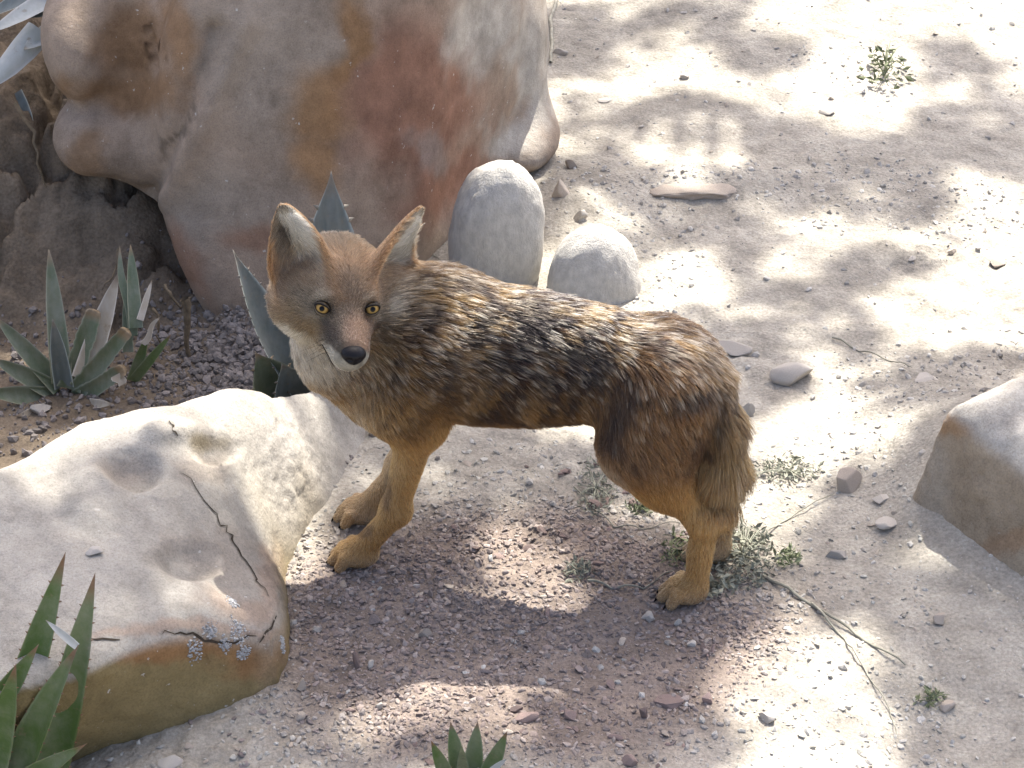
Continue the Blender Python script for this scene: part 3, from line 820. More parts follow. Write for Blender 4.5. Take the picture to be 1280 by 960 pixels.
# front legs
def foreleg(o, ds):
    sg = 1 if o > 0 else -1
    cone((-0.17, o + .008 * sg, .47), (-0.12, o + .010 * sg, .36), .052, .054, .05, 'trunk')
    cone((-0.12, o, .36), (-0.145 + ds * .3, o, .320), .048, .039, .04, 'fore')
    cone((-0.146 + ds * .4, o, .305), (-0.106 + ds, o, .140), .0335, .0215, .03, 'fore')
    cone((-0.152 + ds * .4, o, .318), (-0.160 + ds * .4, o, .303), .029, .021, .03, 'fore')
    ellb((-0.105 + ds, o, .132), (.0240, .0240, .028), .02, 'fore')
    cone((-0.104 + ds, o, .125), (-0.046 + ds, o, .046), .0205, .0205, .02, 'fore')
    paw(-0.046 + ds, o)
def paw(s, o, L=1.0):
    ellb((s + .016, o, .027), (.040 * L, .031, .024), .02, 'paw')
    for k, (do, e) in enumerate(((-.029, .040), (-.0102, .058), (.0102, .058), (.029, .040))):
        a = (s + .018, o + do * .75, .030); m_ = (s + .018 + (e - .018) * .55, o + do, .031); b = (s + e, o + do * 1.05, .0125)
        cone(a, m_, .0120, .0112, .006, 'paw'); cone(m_, b, .0112, .0104, .003, 'paw')
foreleg(0.066, 0.0)
foreleg(-0.066, 0.022)
def hindleg(o, ds):
    sg = 1 if o > 0 else -1
    cone((-0.555, o * .72, .425), (-0.525 + ds, o * 1.1, .325), .070, .060, .05, 'thigh')
    cone((-0.595, o * .7, .40), (-0.580 + ds, o * 1.05, .29), .060, .045, .05, 'thigh')
    cone((-0.535 + ds, o * 1.08, .300), (-0.575 + ds, o, .245), .054, .041, .04, 'thigh')
    cone((-0.575 + ds, o, .245), (-0.640 + ds, o * .97, .188), .038, .0245, .03, 'hind')
    cone((-0.640 + ds, o * .97, .186), (-0.662 + ds, o * .97, .190), .025, .0155, .02, 'hind')
    cone((-0.648 + ds, o * .97, .172), (-0.640 + ds, o, .05), .0210, .0190, .02, 'hind')
    paw(-0.640 + ds, o, .9)
hindleg(0.066, 0.0)
hindleg(-0.062, -0.026)
# tail
TAIL = np.array([(-.594, 0, .452, .030), (-.630, .008, .412, .035), (-.655, .018, .345, .039), (-.662, .026, .260, .041), (-.655, .030, .185, .034), (-.643, .030, .125, .014)])
for a, b in zip(TAIL[:-1], TAIL[1:]): cone(a[:3], b[:3], a[3], b[3], .02, 'tail')
# head
ellh((-.012, 0, .012), (.078, .072, .058), .03, 'head')
ellh((.030, 0, .018), (.052, .056, .040), .03, 'head')
for sg in (-1, 1):
    ellh((.002, sg * .062, -.028), (.060, .050, .054), .035, 'head')
    ellh((.045, sg * .040, -.012), (.035, .030, .028), .02, 'head')
    ellh((.068, sg * .030, .022), (.020, .022, .013), .02, 'head')       # brow
coneh((.050, 0, -.012), (.146, 0, -.035), .0430, .0265, .025, 'head')
coneh((.055, 0, -.030), (.132, .0, -.047), .048, .0300, .02, 'head')
coneh((.020, 0, -.058), (.120, 0, -.066), .032, .0145, .02, 'head')
for sg in (-1, 1):      # eye sockets
    c = h2b((.096, sg * .043, .008))
    add(lambda P, c=c: np.sqrt(((P - c) ** 2).sum(-1)) - .0155, c - .016, c + .016, .014, None, 'sub')
# ears
EARS = []
def ear(sg, base, tip, nrm, hw, curl):
    base = np.asarray(base, float); tip = np.asarray(tip, float)
    v = tip - base; Ln = np.linalg.norm(v); v /= Ln
    n = np.asarray(nrm, float); n -= v * (n @ v); n /= np.linalg.norm(n)
    u = np.cross(v, n)
    R = np.stack([u, v, n], 1); Rb = RHB @ R; ob = h2b(base)
    EARS.append((ob, Rb, Ln, hw))
    def fn(P):
        q = (P - ob) @ Rb; t = np.clip(q[..., 1] / Ln, -0.3, 1.0)
        wd = hw * np.interp(t, [-.3, 0, .15, .35, .55, .75, .88, .96, 1.0], [.92, 1.02, 1.0, .90, .73, .51, .34, .21, .08])
        c = curl * (1.25 - .9 * t)
        off = c * np.clip(np.abs(q[..., 0]), 0, 0.06) ** 2 / hw
        th = .0062 - .0022 * np.clip(t, 0, 1)
        d1 = np.abs(q[..., 2] - off) / np.sqrt(1 + (2 * c * q[..., 0] / hw) ** 2) - th; d2 = np.abs(q[..., 0]) - wd; d3 = np.maximum(q[..., 1] - Ln, -0.03 - q[..., 1])
        return smax(smax(d1, d2, .006), d3, .004)
    c = ob + Rb @ np.array([0, Ln / 2, 0]); r = Ln * .75
    add(fn, c - r, c + r, .016, 'ear%d' % (0 if sg < 0 else 1))
ear(-1, (-.012, -.058, .040), (-.030, -.106, .138), (.90, -.38, .1), .055, .52)
ear(1, (-.012, .060, .040), (-.034, .134, .136), (.66, .74, .05), .054, .52)

BV, BQ = surface_nets(FLD, GLO, GH)
# keep the largest piece and relax slightly
N0 = vert_normals(BV, BQ)
def relax(V, Q, it, w_):
    for _ in range(it):
        S = np.zeros_like(V); C_ = np.zeros(len(V))
        for a in range(4):
            b = (a + 1) % 4
            np.add.at(S, Q[:, a], V[Q[:, b]]); np.add.at(C_, Q[:, a], 1)
            np.add.at(S, Q[:, b], V[Q[:, a]]); np.add.at(C_, Q[:, b], 1)
        V = V + (S / C_[:, None] - V) * w_
    return V
BV = relax(BV, BQ, 3, 0.5)
def region_w(P):
    names = list(GROUPS); D = []
    for nme in names:
        d = np.full(len(P), 1e3)
        for fn in GROUPS[nme]: d = np.minimum(d, fn(P))
        D.append(d)
    D = np.stack(D, 1); wts = np.exp(-np.clip(D - D.min(1, keepdims=True), 0, 1) / 0.016)
    wts /= wts.sum(1, keepdims=True)
    return {n_: wts[:, i] for i, n_ in enumerate(names)}
BW = b2w(BV)
BN = vert_normals(BW, BQ)
if (BN * (BW - BW.mean(0))).sum(1).mean() < 0: BQ = BQ[:, ::-1]; BN = -BN

C_OCH = np.array([.39, .22, .085]); C_BRN = np.array([.20, .125, .068]); C_DRK = np.array([.012, .010, .010]); C_CRM = np.array([.60, .49, .35])
C_GRY = np.array([.19, .158, .118]); C_RUF = np.array([.30, .165, .085]); C_WHT = np.array([.74, .66, .52]); C_GLD = np.array([.34, .225, .115])
def mixc(c, d, m): return c * (1 - m[:, None]) + np.asarray(d) * m[:, None]
def dark_marks(jx, jy):
    return blobs(jx, jy, [(645, 392, 26, 32, 20), (545, 450, 9, 38, 10), (585, 402, 15, 34, 35), (768, 505, 12, 48, 20), (864, 488, 46, 10, -28), (568, 351, 36, 9, 10), (602, 372, 28, 9, 35),
                          (705, 432, 42, 10, 10), (893, 520, 10, 60, -4), (830, 438, 62, 9, 20), (612, 442, 9, 32, 15), (735, 455, 12, 36, 25), (668, 470, 8, 30, 15), (525, 395, 8, 26, 20)])
def coat(Pw, Nw, W):
    """pigment of the coat, plus a painted shadow line on the neck, at points of the body: root/mid colour, tip colour"""
    Pb = w2b(Pw); s, o, h = Pb.T
    px, py = to_px(Pw)
    n1 = fbm(Pb, 14, 3, .5, 601); n2 = fbm(Pb, 34, 3, .5, 611)
    Pj = np.stack([px + 9 * n1, py + 9 * n2], 1); jx, jy = Pj.T
    near = smooth01(-.05, .02, Nw @ BL)
    # wavy bands across the lay of the coat
    wob = 1.7 * fbm(Pb, 7, 2, .5, 621)
    band = vnoise(np.stack([s * 44 + h * 14 + wob * 3.2, h * 9 + o * 5, 0 * s], 1), 631)
    band2 = vnoise(np.stack([s * 70 + h * 26 + wob * 5, h * 16, 0 * s + 3], 1), 641)
    top = smooth01(.38, .54, h)
    c = np.repeat(C_BRN[None], len(s), 0)
    c = mixc(c, C_GLD, smooth01(.44, .34, h) * .75)
    c = mixc(c, C_CRM * .60, smooth01(.05, .4, band) * (.36 + .34 * top))
    c = mixc(c, C_DRK * 1.5, smooth01(.02, -.30, band) * (.72 + .25 * top))
    c = mixc(c, C_GLD * .9, smooth01(.2, .6, band2) * .45)
    c = mixc(c, C_DRK * 2, smooth01(-.05, -.4, band2) * .6)
    c = mixc(c, C_OCH * .95, smooth01(.335, .295, h + .01 * n1) * .8)
    dk = dark_marks(jx, jy)
    _u = ([(650, 395, 24, 30, 20), (545, 455, 8, 34, 10), (585, 400, 14, 30, 35), (765, 505, 11, 45, 20), (862, 490, 44, 9, -28), (565, 352, 34, 9, 10), (600, 372, 26, 8, 35), (700, 430, 40, 10, 10), (893, 520, 9, 60, -4), (835, 440, 60, 10, 20), (610, 440, 10, 30, 15)])
    c = mixc(c, C_DRK * 1.2, dk * .92)
    lt = blobs(jx, jy, [(625, 375, 40, 12, 38), (575, 440, 14, 50, 10), (520, 370, 22, 20), (690, 385, 50, 12, 5), (800, 400, 60, 12, 8), (860, 415, 30, 10, 25)])
    c = mixc(c, C_CRM * .8, lt * .45 * smooth01(-.3, .3, n2))
    # neck: warm, throat pale
    cn = mixc(np.repeat((C_GLD * .85)[None], len(s), 0), C_DRK * 3, smooth01(.1, .6, -n2) * .4)
    cn = mixc(cn, C_CRM, blobs(jx, jy, [(505, 365, 14, 30), (450, 497, 60, 7, -14), (430, 476, 50, 6, -12)]) * .6)
    cn = mixc(cn, C_WHT * .95, blobs(jx, jy, [(395, 446, 42, 24, 25), (366, 422, 26, 18, 20), (470, 525, 34, 12, 25)]) * .9)
    cn = mixc(cn, C_DRK * 2, blobs(jx, jy, [(506, 400, 6, 46), (498, 440, 10, 20, 30), (520, 420, 14, 40)]) * .75)  # dark neck fur, with the shadow line behind the cheek painted in
    cn = mixc(cn, C_RUF * .8, blobs(jx, jy, [(470, 484, 60, 6, -18), (455, 465, 50, 6, -14), (420, 492, 40, 5, 25)]) * .6)
    # legs
    cl = np.repeat((C_OCH * .95 + .02)[None], len(s), 0) * (1 + .25 * n1)[:, None]
    cl = mixc(cl, C_CRM * .85, smooth01(.035, .085, s + .10) * 0)
    cl = mixc(cl, C_DRK * 3, blobs(jx, jy, [(484, 615, 7, 30, 8), (458, 662, 7, 12, 30)]) * .65)
    cl = mixc(cl, C_CRM * .9, smooth01(.05, .015, h) * .35)
    cl = mixc(cl, C_CRM * .9, (o < -.03) * .25)
    cth = mixc(np.repeat(np.array([[.20, .125, .07]])[0][None], len(s), 0), C_DRK * 2.2, smooth01(-.05, .5, n2 + .4 * n1) * .6)
    cth = mixc(cth, C_OCH, smooth01(.30, .235, h))
    cth = mixc(cth, C_CRM * .7, blobs(jx, jy, [(745, 575, 12, 40, -20), (775, 610, 8, 40, -30)]) * .6)
    cth = mixc(cth, C_DRK * 1.4, blobs(jx, jy, [(862, 490, 44, 9, -28), (765, 520, 12, 50, 10), (893, 520, 9, 60, -4)]) * .6)
    ct = mixc(np.repeat((C_GLD * .95)[None], len(s), 0), C_DRK * 2, smooth01(-.15, .3, n2 + .3 * n1) * .8)
    ct = mixc(ct, C_DRK * 1.5, smooth01(.19, .15, h) * .6)
    ct = mixc(ct, C_DRK * 1.8, smooth01(-.695, -.725, s) * .5)
    # head
    ch = np.repeat(C_GRY[None], len(s), 0) * (1 + .3 * n2)[:, None]
    ch = mixc(ch, C_RUF * .95, blobs(jx, jy, [(430, 322, 60, 16), (380, 345, 20, 16)]) * .15)
    ch = mixc(ch, C_GRY * .55, blobs(jx, jy, [(425, 352, 34, 12), (365, 360, 14, 20), (436, 380, 8, 18), (485, 365, 12, 20)]) * .5)
    ch = mixc(ch, np.array([.46, .29, .19]), blobs(jx, jy, [(448, 414, 22, 26, -8), (457, 432, 13, 13)]) * .95)
    ch = mixc(ch, C_DRK * 3.2, blobs(jx, jy, [(413, 412, 12, 24, -20), (404, 396, 18, 6, 15), (473, 402, 6, 11)]) * .7)
    ch = mixc(ch, C_CRM * .75, blobs(jx, jy, [(398, 396, 18, 6, 8), (404, 366, 16, 5, -18), (470, 397, 9, 6), (462, 367, 8, 4)]) * .6)
    ch = mixc(ch, C_GLD * .9, blobs(jx, jy, [(362, 395, 24, 22), (385, 410, 22, 14)]) * .45)
    ch = mixc(ch, C_WHT, blobs(jx, jy, [(430, 456, 30, 7, 8), (405, 438, 28, 9, 33), (365, 418, 26, 10, 20), (385, 435, 30, 16, 35), (462, 452, 9, 8)]) * .95)
    ch = mixc(ch, C_WHT * .95, blobs(jx, jy, [(492, 388, 8, 18)]) * .85)
    # ears: rufous outside, whitish hair inside
    ce = np.repeat((C_RUF * 1.0)[None], len(s), 0)
    for i, (ob, Rb, Ln, hw) in enumerate(EARS):
        q = (Pb - ob) @ Rb; nin = w2b(Nw + BM) @ Rb
        a = np.abs(q[:, 0]) / hw
        inside = smooth01(.2, .6, nin[:, 2]) * smooth01(.86, .66, a) * W['ear%d' % i]
        ce = mixc(ce, C_GRY * .75, inside)
        ce = mixc(ce, C_WHT, inside * smooth01(-.42, -.02, (q[:, 0] / hw)) * smooth01(.98, .75, q[:, 1] / Ln))
        med = (q[:, 0] * (1 if i == 0 else -1)) / hw
        ce = mixc(ce, C_DRK * 1.5, inside * blobs(q[:, 0] / hw, q[:, 1] / Ln, [(-.34 if i == 0 else -.5, .42, .20, .25)]) * .85)
        ce = mixc(ce, C_RUF * .6, smooth01(.78, .95, q[:, 1] / Ln) * W['ear%d' % i] * .5 * (1 - inside))
    lt_ = c.mean(1, keepdims=True); c = (lt_ + (c - lt_) * 1.08) * np.array([.42, .365, .31]); cth = cth * np.array([.62, .56, .52]); ct = ct * .66; ch = ch * np.array([.66, .70, .74]); cn = cn * np.array([.62, .60, .58])
    out = sum(W[g_][:, None] * cc for g_, cc in (('trunk', c), ('neck', cn), ('fore', cl), ('paw', cl), ('hind', cl), ('thigh', cth), ('tail', ct), ('head', ch), ('ear0', ce), ('ear1', ce)))
    lum = out.mean(1, keepdims=True)
    out = lum + (out - lum) * 1.12
    return np.clip(out * .70, .006, .9)
WB = region_w(BV)
BC = coat(BW, BN, WB)

def make_skin_mat():
    m = Mat('coat_skin', 0.8, 0.15)
    m.color(m.mix(m.attr('col'), m.ramp(m.noise(260, 4, 0.7), [(0.3, (0.6,) * 3), (0.7, (1.05,) * 3)]), 1.0, 'MULTIPLY'))
    m.bump(m.noise(220, 6, 0.7), 0.5, 0.002)
    return m.m
def make_hair_mat():
    m = bpy.data.materials.new('coat_hair'); m.use_nodes = True; t = m.node_tree
    t.nodes.remove(t.nodes['Principled BSDF'])
    hb = t.nodes.new('ShaderNodeBsdfHairPrincipled'); hb.parametrization = 'COLOR'
    hb.inputs['IOR'].default_value = 1.3; hb.inputs['Roughness'].default_value = 0.7; hb.inputs['Radial Roughness'].default_value = 0.8
    hb.inputs['Random Roughness'].default_value = 0.2
    a = t.nodes.new('ShaderNodeAttribute'); a.attribute_name = 'col'
    t.links.new(a.outputs['Color'], hb.inputs['Color'])
    t.links.new(hb.outputs[0], t.nodes['Material Output'].inputs['Surface'])
    return m
M_SKIN = make_skin_mat(); M_HAIR = make_hair_mat()
coy = empty('coyote', BM + BF * -0.3, 'tawny grizzled coyote standing side on with its head turned to look out', 'coyote')
put('body', np_mesh('body', BW, BQ, True, {'col': BC}), M_SKIN, coy)

# ---- fur
def tri_sample(V, Q, n, dens, r):
    T = np.concatenate([Q[:, [0, 1, 2]], Q[:, [0, 2, 3]]])
    A = np.linalg.norm(np.cross(V[T[:, 1]] - V[T[:, 0]], V[T[:, 2]] - V[T[:, 0]]), axis=1)
    A = A * dens[T].mean(1); cdf = np.cumsum(A / A.sum())
    t = T[np.minimum(np.searchsorted(cdf, r.rand(n)), len(T) - 1)]
    b = r.rand(n, 2); fl = b.sum(1) > 1; b[fl] = 1 - b[fl]
    bb = np.stack([1 - b.sum(1), b[:, 0], b[:, 1]], 1)
    return t, bb
def make_fur(n_hair, seed):
    r = np.random.RandomState(seed)
    W = WB; Pb = BV; s, o, h = Pb.T
    px, py = to_px(BW)
    wt = lambda k: W[k]
    HL = w2h(BW)                                       # head-local
    # length
    top = smooth01(.40, .54, h)
    ln = wt('trunk') * (.019 + .012 * top + .006 * smooth01(.36, .30, h)) + wt('neck') * .028 + wt('fore') * .009 + wt('paw') * .0032 + wt('hind') * .010 + wt('thigh') * (.011 + .012 * smooth01(.26, .36, h)) + wt('tail') * .050
    hx = HL[:, 0]; hy = HL[:, 1]; hz = HL[:, 2]
    lh_ = .010 + .014 * smooth01(.02, -.05, hx) + .020 * smooth01(.055, .10, np.abs(hy)) * smooth01(.05, .0, hx) - .0065 * smooth01(.03, .09, hx)
    ln = ln + wt('head') * np.maximum(lh_, .0035)
    le = np.zeros(len(s)) + .0055
    for i, (ob, Rb, Ln, hw) in enumerate(EARS):
        q = (Pb - ob) @ Rb; nin = w2b(BN + BM) @ Rb
        le = np.where((wt('ear%d' % i) > .3) & (nin[:, 2] > .3) & (np.abs(q[:, 0]) < hw * .85) & (q[:, 1] < Ln * .75), .017, le)
    ln = ln + (wt('ear0') + wt('ear1')) * le
    # lay of the coat, in body axes
    fl = np.zeros((len(s), 3))
    def addf(wk, vec): fl[:] += wt(wk)[:, None] * np.asarray(vec)
    fl += wt('trunk')[:, None] * np.stack([-np.ones_like(s), 0 * s, -.25 - .9 * smooth01(.52, .36, h)], 1)
    fl += wt('neck')[:, None] * np.stack([-.75 - .3 * smooth01(.4, .5, h), 0 * s, -.9 * smooth01(.56, .42, h)], 1)
    addf('fore', (-.25, 0, -1)); addf('hind', (-.1, 0, -1)); addf('paw', (.6, 0, -.5))
    fl += wt('thigh')[:, None] * np.stack([-.55 + 0 * s, 0 * s, -1 + 0 * s], 1)
    addf('tail', (.02, .02, -1))
    hd = np.stack([-np.ones_like(s), np.sign(hy) * (.25 + .6 * smooth01(.03, .07, np.abs(hy))), -.15 - .55 * smooth01(.0, -.04, hz) + .15 * smooth01(.0, .05, hz)], 1) @ RHB.T
    fl += wt('head')[:, None] * hd
    for i, (ob, Rb, Ln, hw) in enumerate(EARS):
        q = (Pb - ob) @ Rb
        fe = np.stack([-.9 * np.sign(q[:, 0]) * (np.abs(q[:, 0]) > .012), np.ones_like(s), .35 + 0 * s], 1) @ Rb.T
        fl += wt('ear%d' % i)[:, None] * fe
    fw = fl[:, :1] * BF + fl[:, 1:2] * BL + fl[:, 2:3] * np.array([0, 0, 1.0])
    fw = fw + .45 * np.stack([fbm(Pb, 11, 2, .5, 701), fbm(Pb, 11, 2, .5, 711), fbm(Pb, 11, 2, .5, 721)], 1) * (.4 + 14 * ln[:, None])
    fw = fw - BN * (fw * BN).sum(1, keepdims=True)
    fw /= np.maximum(np.linalg.norm(fw, axis=1, keepdims=True), 1e-6)
    # density: no hair on nose pad and eyes, finer on face and legs
    dens = 1.0 + 1.7 * (wt('head') + wt('ear0') + wt('ear1')) + .7 * (wt('fore') + wt('hind') + wt('paw')) 
    for sg in (-1, 1):
        c = h2w((.090, sg * .043, .008)); dens = np.where(np.linalg.norm(BW - c, axis=1) < .0108, 0, dens)
    dens = np.where((hx > .154) & (wt('head') > .5), 0, dens)
    dens = np.where(h < .004, 0, dens)
    viewd = (CAM - BW); viewd /= np.linalg.norm(viewd, axis=1, keepdims=True)
    t, bb = tri_sample(BW, BQ, n_hair, dens, r)
    I3 = lambda A: (A[t] * (bb[..., None] if A.ndim == 2 else bb)).sum(1)
    P = I3(BW); N = I3(BN); N /= np.linalg.norm(N, axis=1, keepdims=True)
    T = I3(fw); T /= np.maximum(np.linalg.norm(T, axis=1, keepdims=True), 1e-6)
    Lh = I3(ln) * r.uniform(.65, 1.2, n_hair)
    Wp = {k: I3(v) for k, v in W.items()}
    lift = .30 + .10 * Wp['trunk'] + .22 * Wp['tail'] + .15 * Wp['neck']
    lift = lift * r.uniform(.6, 1.35, n_hair)
    D0 = T + N * lift[:, None] + r.normal(0, .10, (n_hair, 3))
    D0 /= np.linalg.norm(D0, axis=1, keepdims=True)
    D1 = T + N * (lift * .25)[:, None] + r.normal(0, .14, (n_hair, 3)) + np.array([0, 0, -.10])
    D1 /= np.linalg.norm(D1, axis=1, keepdims=True)
    K = 5
    tt = np.linspace(0, 1, K)
    pts = P[:, None] + Lh[:, None, None] * (D0[:, None] * (tt - .5 * tt ** 2)[None, :, None] * 1.0 + D1[:, None] * (.5 * tt ** 2)[None, :, None])
    # clump tips towards guide hairs
    from mathutils import kdtree
    G = r.permutation(n_hair)[:n_hair // 15]
    kd = kdtree.KDTree(len(G))
    for j, gi in enumerate(G): kd.insert(P[gi], j)
    kd.balance()
    near = np.array([kd.find(p)[1] for p in P])
    gp = pts[G[near]]
    ck = (.20 + .34 * smooth01(.012, .03, Lh))[:, None, None] * (tt ** 1.3)[None, :, None]
    ok = (np.linalg.norm(gp[:, 0] - pts[:, 0], axis=1) < .014)[:, None, None]
    sc_ = (Lh / np.maximum(Lh[G[near]], 1e-4))[:, None, None]
    tgt = gp[:, :1] + (gp - gp[:, :1]) * np.minimum(sc_, 1.3)
    pts = np.where(ok, pts * (1 - ck) + (tgt * .8 + (pts[:, :1] + (gp - gp[:, :1])) * .2) * ck, pts)
    gi = G[near]; use = (np.linalg.norm(P[gi] - P, axis=1) < .014) & (Lh > .012)
    Pc = np.where(use[:, None], P[gi], P)
    col = coat(Pc, N, Wp)
    qx, qy = to_px(P); q1 = fbm(P, 14, 3, .5, 601); q2 = fbm(P, 34, 3, .5, 611)
    cu = r.rand(len(G))[near]; cw = use * (Wp['trunk'] + .8 * Wp['neck'] + .7 * Wp['thigh'] + .8 * Wp['tail'])
    hh_ = w2b(P)[:, 2]; tp = smooth01(.36, .50, hh_)
    col = mixc(col, C_DRK * 1.2, cw * (cu < .15 + .12 * tp) * (.60 + .25 * tp))
    col = mixc(col, C_CRM * .55, cw * (cu > .93 - .12 * tp) * (.25 + .40 * tp))
    mk = dark_marks(qx - 10 + 9 * q1, qy - 5 + 9 * q2) * np.clip(Wp['trunk'] + Wp['thigh'] + Wp['neck'], 0, 1)
    col = mixc(col, C_DRK, mk * (.55 + .40 * r.rand(n_hair)))
    col = col * np.exp(r.normal(0, .28, (n_hair, 1)))
    band = smooth01(.018, .03, Lh) * (Wp['trunk'] + Wp['neck'] * .6 + Wp['tail'])
    root = col * .62; mid = col * 1.0
    dark_tip = (r.rand(n_hair) < .42) * band
    pale = (r.rand(n_hair) < .15) * band * (1 - .8 * mk) * smooth01(.36, .48, w2b(P)[:, 2])
    mid = mixc(mid, C_CRM, pale * .75)
    tip = mixc(mid * 1.12, C_DRK, dark_tip * .8)
    tip = mixc(tip, C_CRM, pale * .6)
    cc = np.zeros((n_hair, K, 3))
    for k in range(K):
        a = tt[k]
        cc[:, k] = root * max(0, 1 - a * 2.2) + mid * (1 - abs(a - .5) * 1.6 if .1 < a < .9 else .2 if a < .5 else 0) + tip * max(0, a * 2 - 1)
        wsum = max(0, 1 - a * 2.2) + (1 - abs(a - .5) * 1.6 if .1 < a < .9 else .2 if a < .5 else 0) + max(0, a * 2 - 1)
        cc[:, k] /= wsum
    # principled hair colour: albedo of a single fibre is pushed up by multiple scattering, keep as is
    rad = np.interp(tt, [0, .3, 1], [.00034, .00030, .00007])[None] * np.clip(.55 + Lh / .03, .6, 1.35)[:, None]
    cv = bpy.data.hair_curves.new('fur')
    cv.add_curves([K] * n_hair)
    cv.position_data.foreach_set('vector', pts.astype(np.float32).ravel())
    ra = cv.attributes.get('radius') or cv.attributes.new('radius', 'FLOAT', 'POINT')
    ra.data.foreach_set('value', rad.astype(np.float32).ravel())
    ca = cv.attributes.new('col', 'FLOAT_COLOR', 'POINT')
    ca.data.foreach_set('color', np.concatenate([np.clip(cc, .005, .95), np.ones((n_hair, K, 1))], 2).astype(np.float32).ravel())
    o_ = put('fur', cv, M_HAIR, coy)
    o_['kind'] = 'stuff'
make_fur(340000, 3)

# ---- eyes, nose, mouth line, claws, whiskers
def simple_mat(name, col, rough, spec=0.5):
    m = Mat(name, rough, spec); m.color(col); return m.m
M_EYE = Mat('iris', 0.12, 0.15)
M_EYE.color(M_EYE.attr('col')); M_EYE.b.inputs['Coat Weight'].default_value = 0.0
M_EYE = M_EYE.m
M_BLACK = simple_mat('dark_skin', (0.012, 0.010, 0.010), 0.7, 0.1)
M_NOSE = Mat('nose_leather', 0.42, 0.2); M_NOSE.color((0.007, 0.006, 0.007)); M_NOSE.bump(M_NOSE.noise(420, 3, 0.6), 0.5, 0.001); M_NOSE = M_NOSE.m
def eye(sg):
    c = np.array([.0805, sg * .0415, .006]); R = .0142
    look = (HR.T @ (CAM - h2w(c))); look /= np.linalg.norm(look)
    look = look * .85 + np.array([.75, sg * .30, -.02]) * .35; look /= np.linalg.norm(look)
    V, Fc = ICO[5]
    a = np.degrees(np.arccos(np.clip(V @ look, -1, 1)))
    n_ = fbm(V, 30, 2, .5, 5)
    col = np.repeat(np.array([[.025, .018, .012]]), len(V), 0)
    iris = smooth01(46, 41, a); col = mixc(col, np.array([.32, .20, .06]), iris)
    col = mixc(col, np.array([.15, .085, .02]), iris * smooth01(30, 41, a) * .8)
    col = mixc(col, np.array([.004, .004, .004]), smooth01(20, 17, a))
    W_ = h2w(c + V * R)
    e = put('eye', np_mesh('eye', W_, Fc, True, {'col': col}), M_EYE, coy)
    # dark almond lid rim: a thin torus-like ring hugging the ball, pulled to a point at both corners
    up = np.array([0, 0, 1.0]); side = np.cross(up, look); side /= np.linalg.norm(side); up = np.cross(look, side)
    n = 44; rows = []; cols = []
    for k, (fy, fx, off) in enumerate(((1.0, 1.0, .0008), (1.16, 1.04, .0018), (1.34, 1.08, .0020), (1.75, 1.16, .0010), (2.3, 1.25, -.004))):
        for j in range(n):
            t = 2 * math.pi * j / n; cs, sn = math.cos(t), math.sin(t)
            x = cs * .0126 * fx; y = sn * .0096 * fy * (.56 if sn > 0 else .74) * (1 - .30 * abs(cs) ** 3) + x * sg * .20
            z2 = max(R * R - x * x - y * y, 1e-6) ** .5
            rows.append(c + side * x + up * y + look * (z2 + off))
            cols.append(np.array([.010, .008, .008]) if k < 2 or (k == 2 and sn > -.2) else (C_GRY * .42 if sn > 0 else C_GRY * .75))
    q = []
    for k in range(4):
        for j in range(n):
            j2 = (j + 1) % n; q.append((k * n + j, k * n + j2, (k + 1) * n + j2, (k + 1) * n + j))
    put('eyelid', np_mesh('eyelid', h2w(np.array(rows)), np.array(q), True, {'col': np.array(cols)}), M_SKIN, e)
eye(-1); eye(1)
V, Fc = ICO[4]
q = V.copy()
q = q * np.array([.0185, .0215, .0165])
q[:, 1] *= 1 - .28 * smooth01(.004, -.014, q[:, 2])
nos = smooth01(.0055, .0015, np.hypot((np.abs(q[:, 1]) - .0085) / 1.3, q[:, 2] + .001)) * (q[:, 0] > 0)
q[:, 0] -= .0045 * nos; q[:, 0] -= .004 * smooth01(.0015, .0, np.abs(q[:, 1])) * (q[:, 0] > .005) * smooth01(.006, -.002, q[:, 2])
put('nose', np_mesh('nose', h2w(q + np.array([.1645, 0, -.031])), Fc, True), M_NOSE, coy)
def tube(name, pts, radii, mat, parent, n=6, closed_col=None):
    pts = [np.asarray(p, float) for p in pts]; Vt = []; q = []
    for i, p in enumerate(pts):
        t = pts[min(i + 1, len(pts) - 1)] - pts[max(i - 1, 0)]; t /= np.linalg.norm(t) + 1e-9
        a = np.cross(t, (0, 0, 1.0) if abs(t[2]) < .9 else (1.0, 0, 0)); a /= np.linalg.norm(a); b = np.cross(t, a)
        r_ = radii[i] if hasattr(radii, '__len__') else radii
        for j in range(n):
            an = 2 * math.pi * j / n; Vt.append(p + r_ * (a * math.cos(an) + b * math.sin(an)))
    for i in range(len(pts) - 1):
        for j in range(n):
            j2 = (j + 1) % n; q.append((i * n + j, i * n + j2, (i + 1) * n + j2, (i + 1) * n + j))
    q.append(tuple(range(4))) if n == 4 else None
    return put(name, np_mesh(name, np.array(Vt), np.array(q), True), mat, parent)
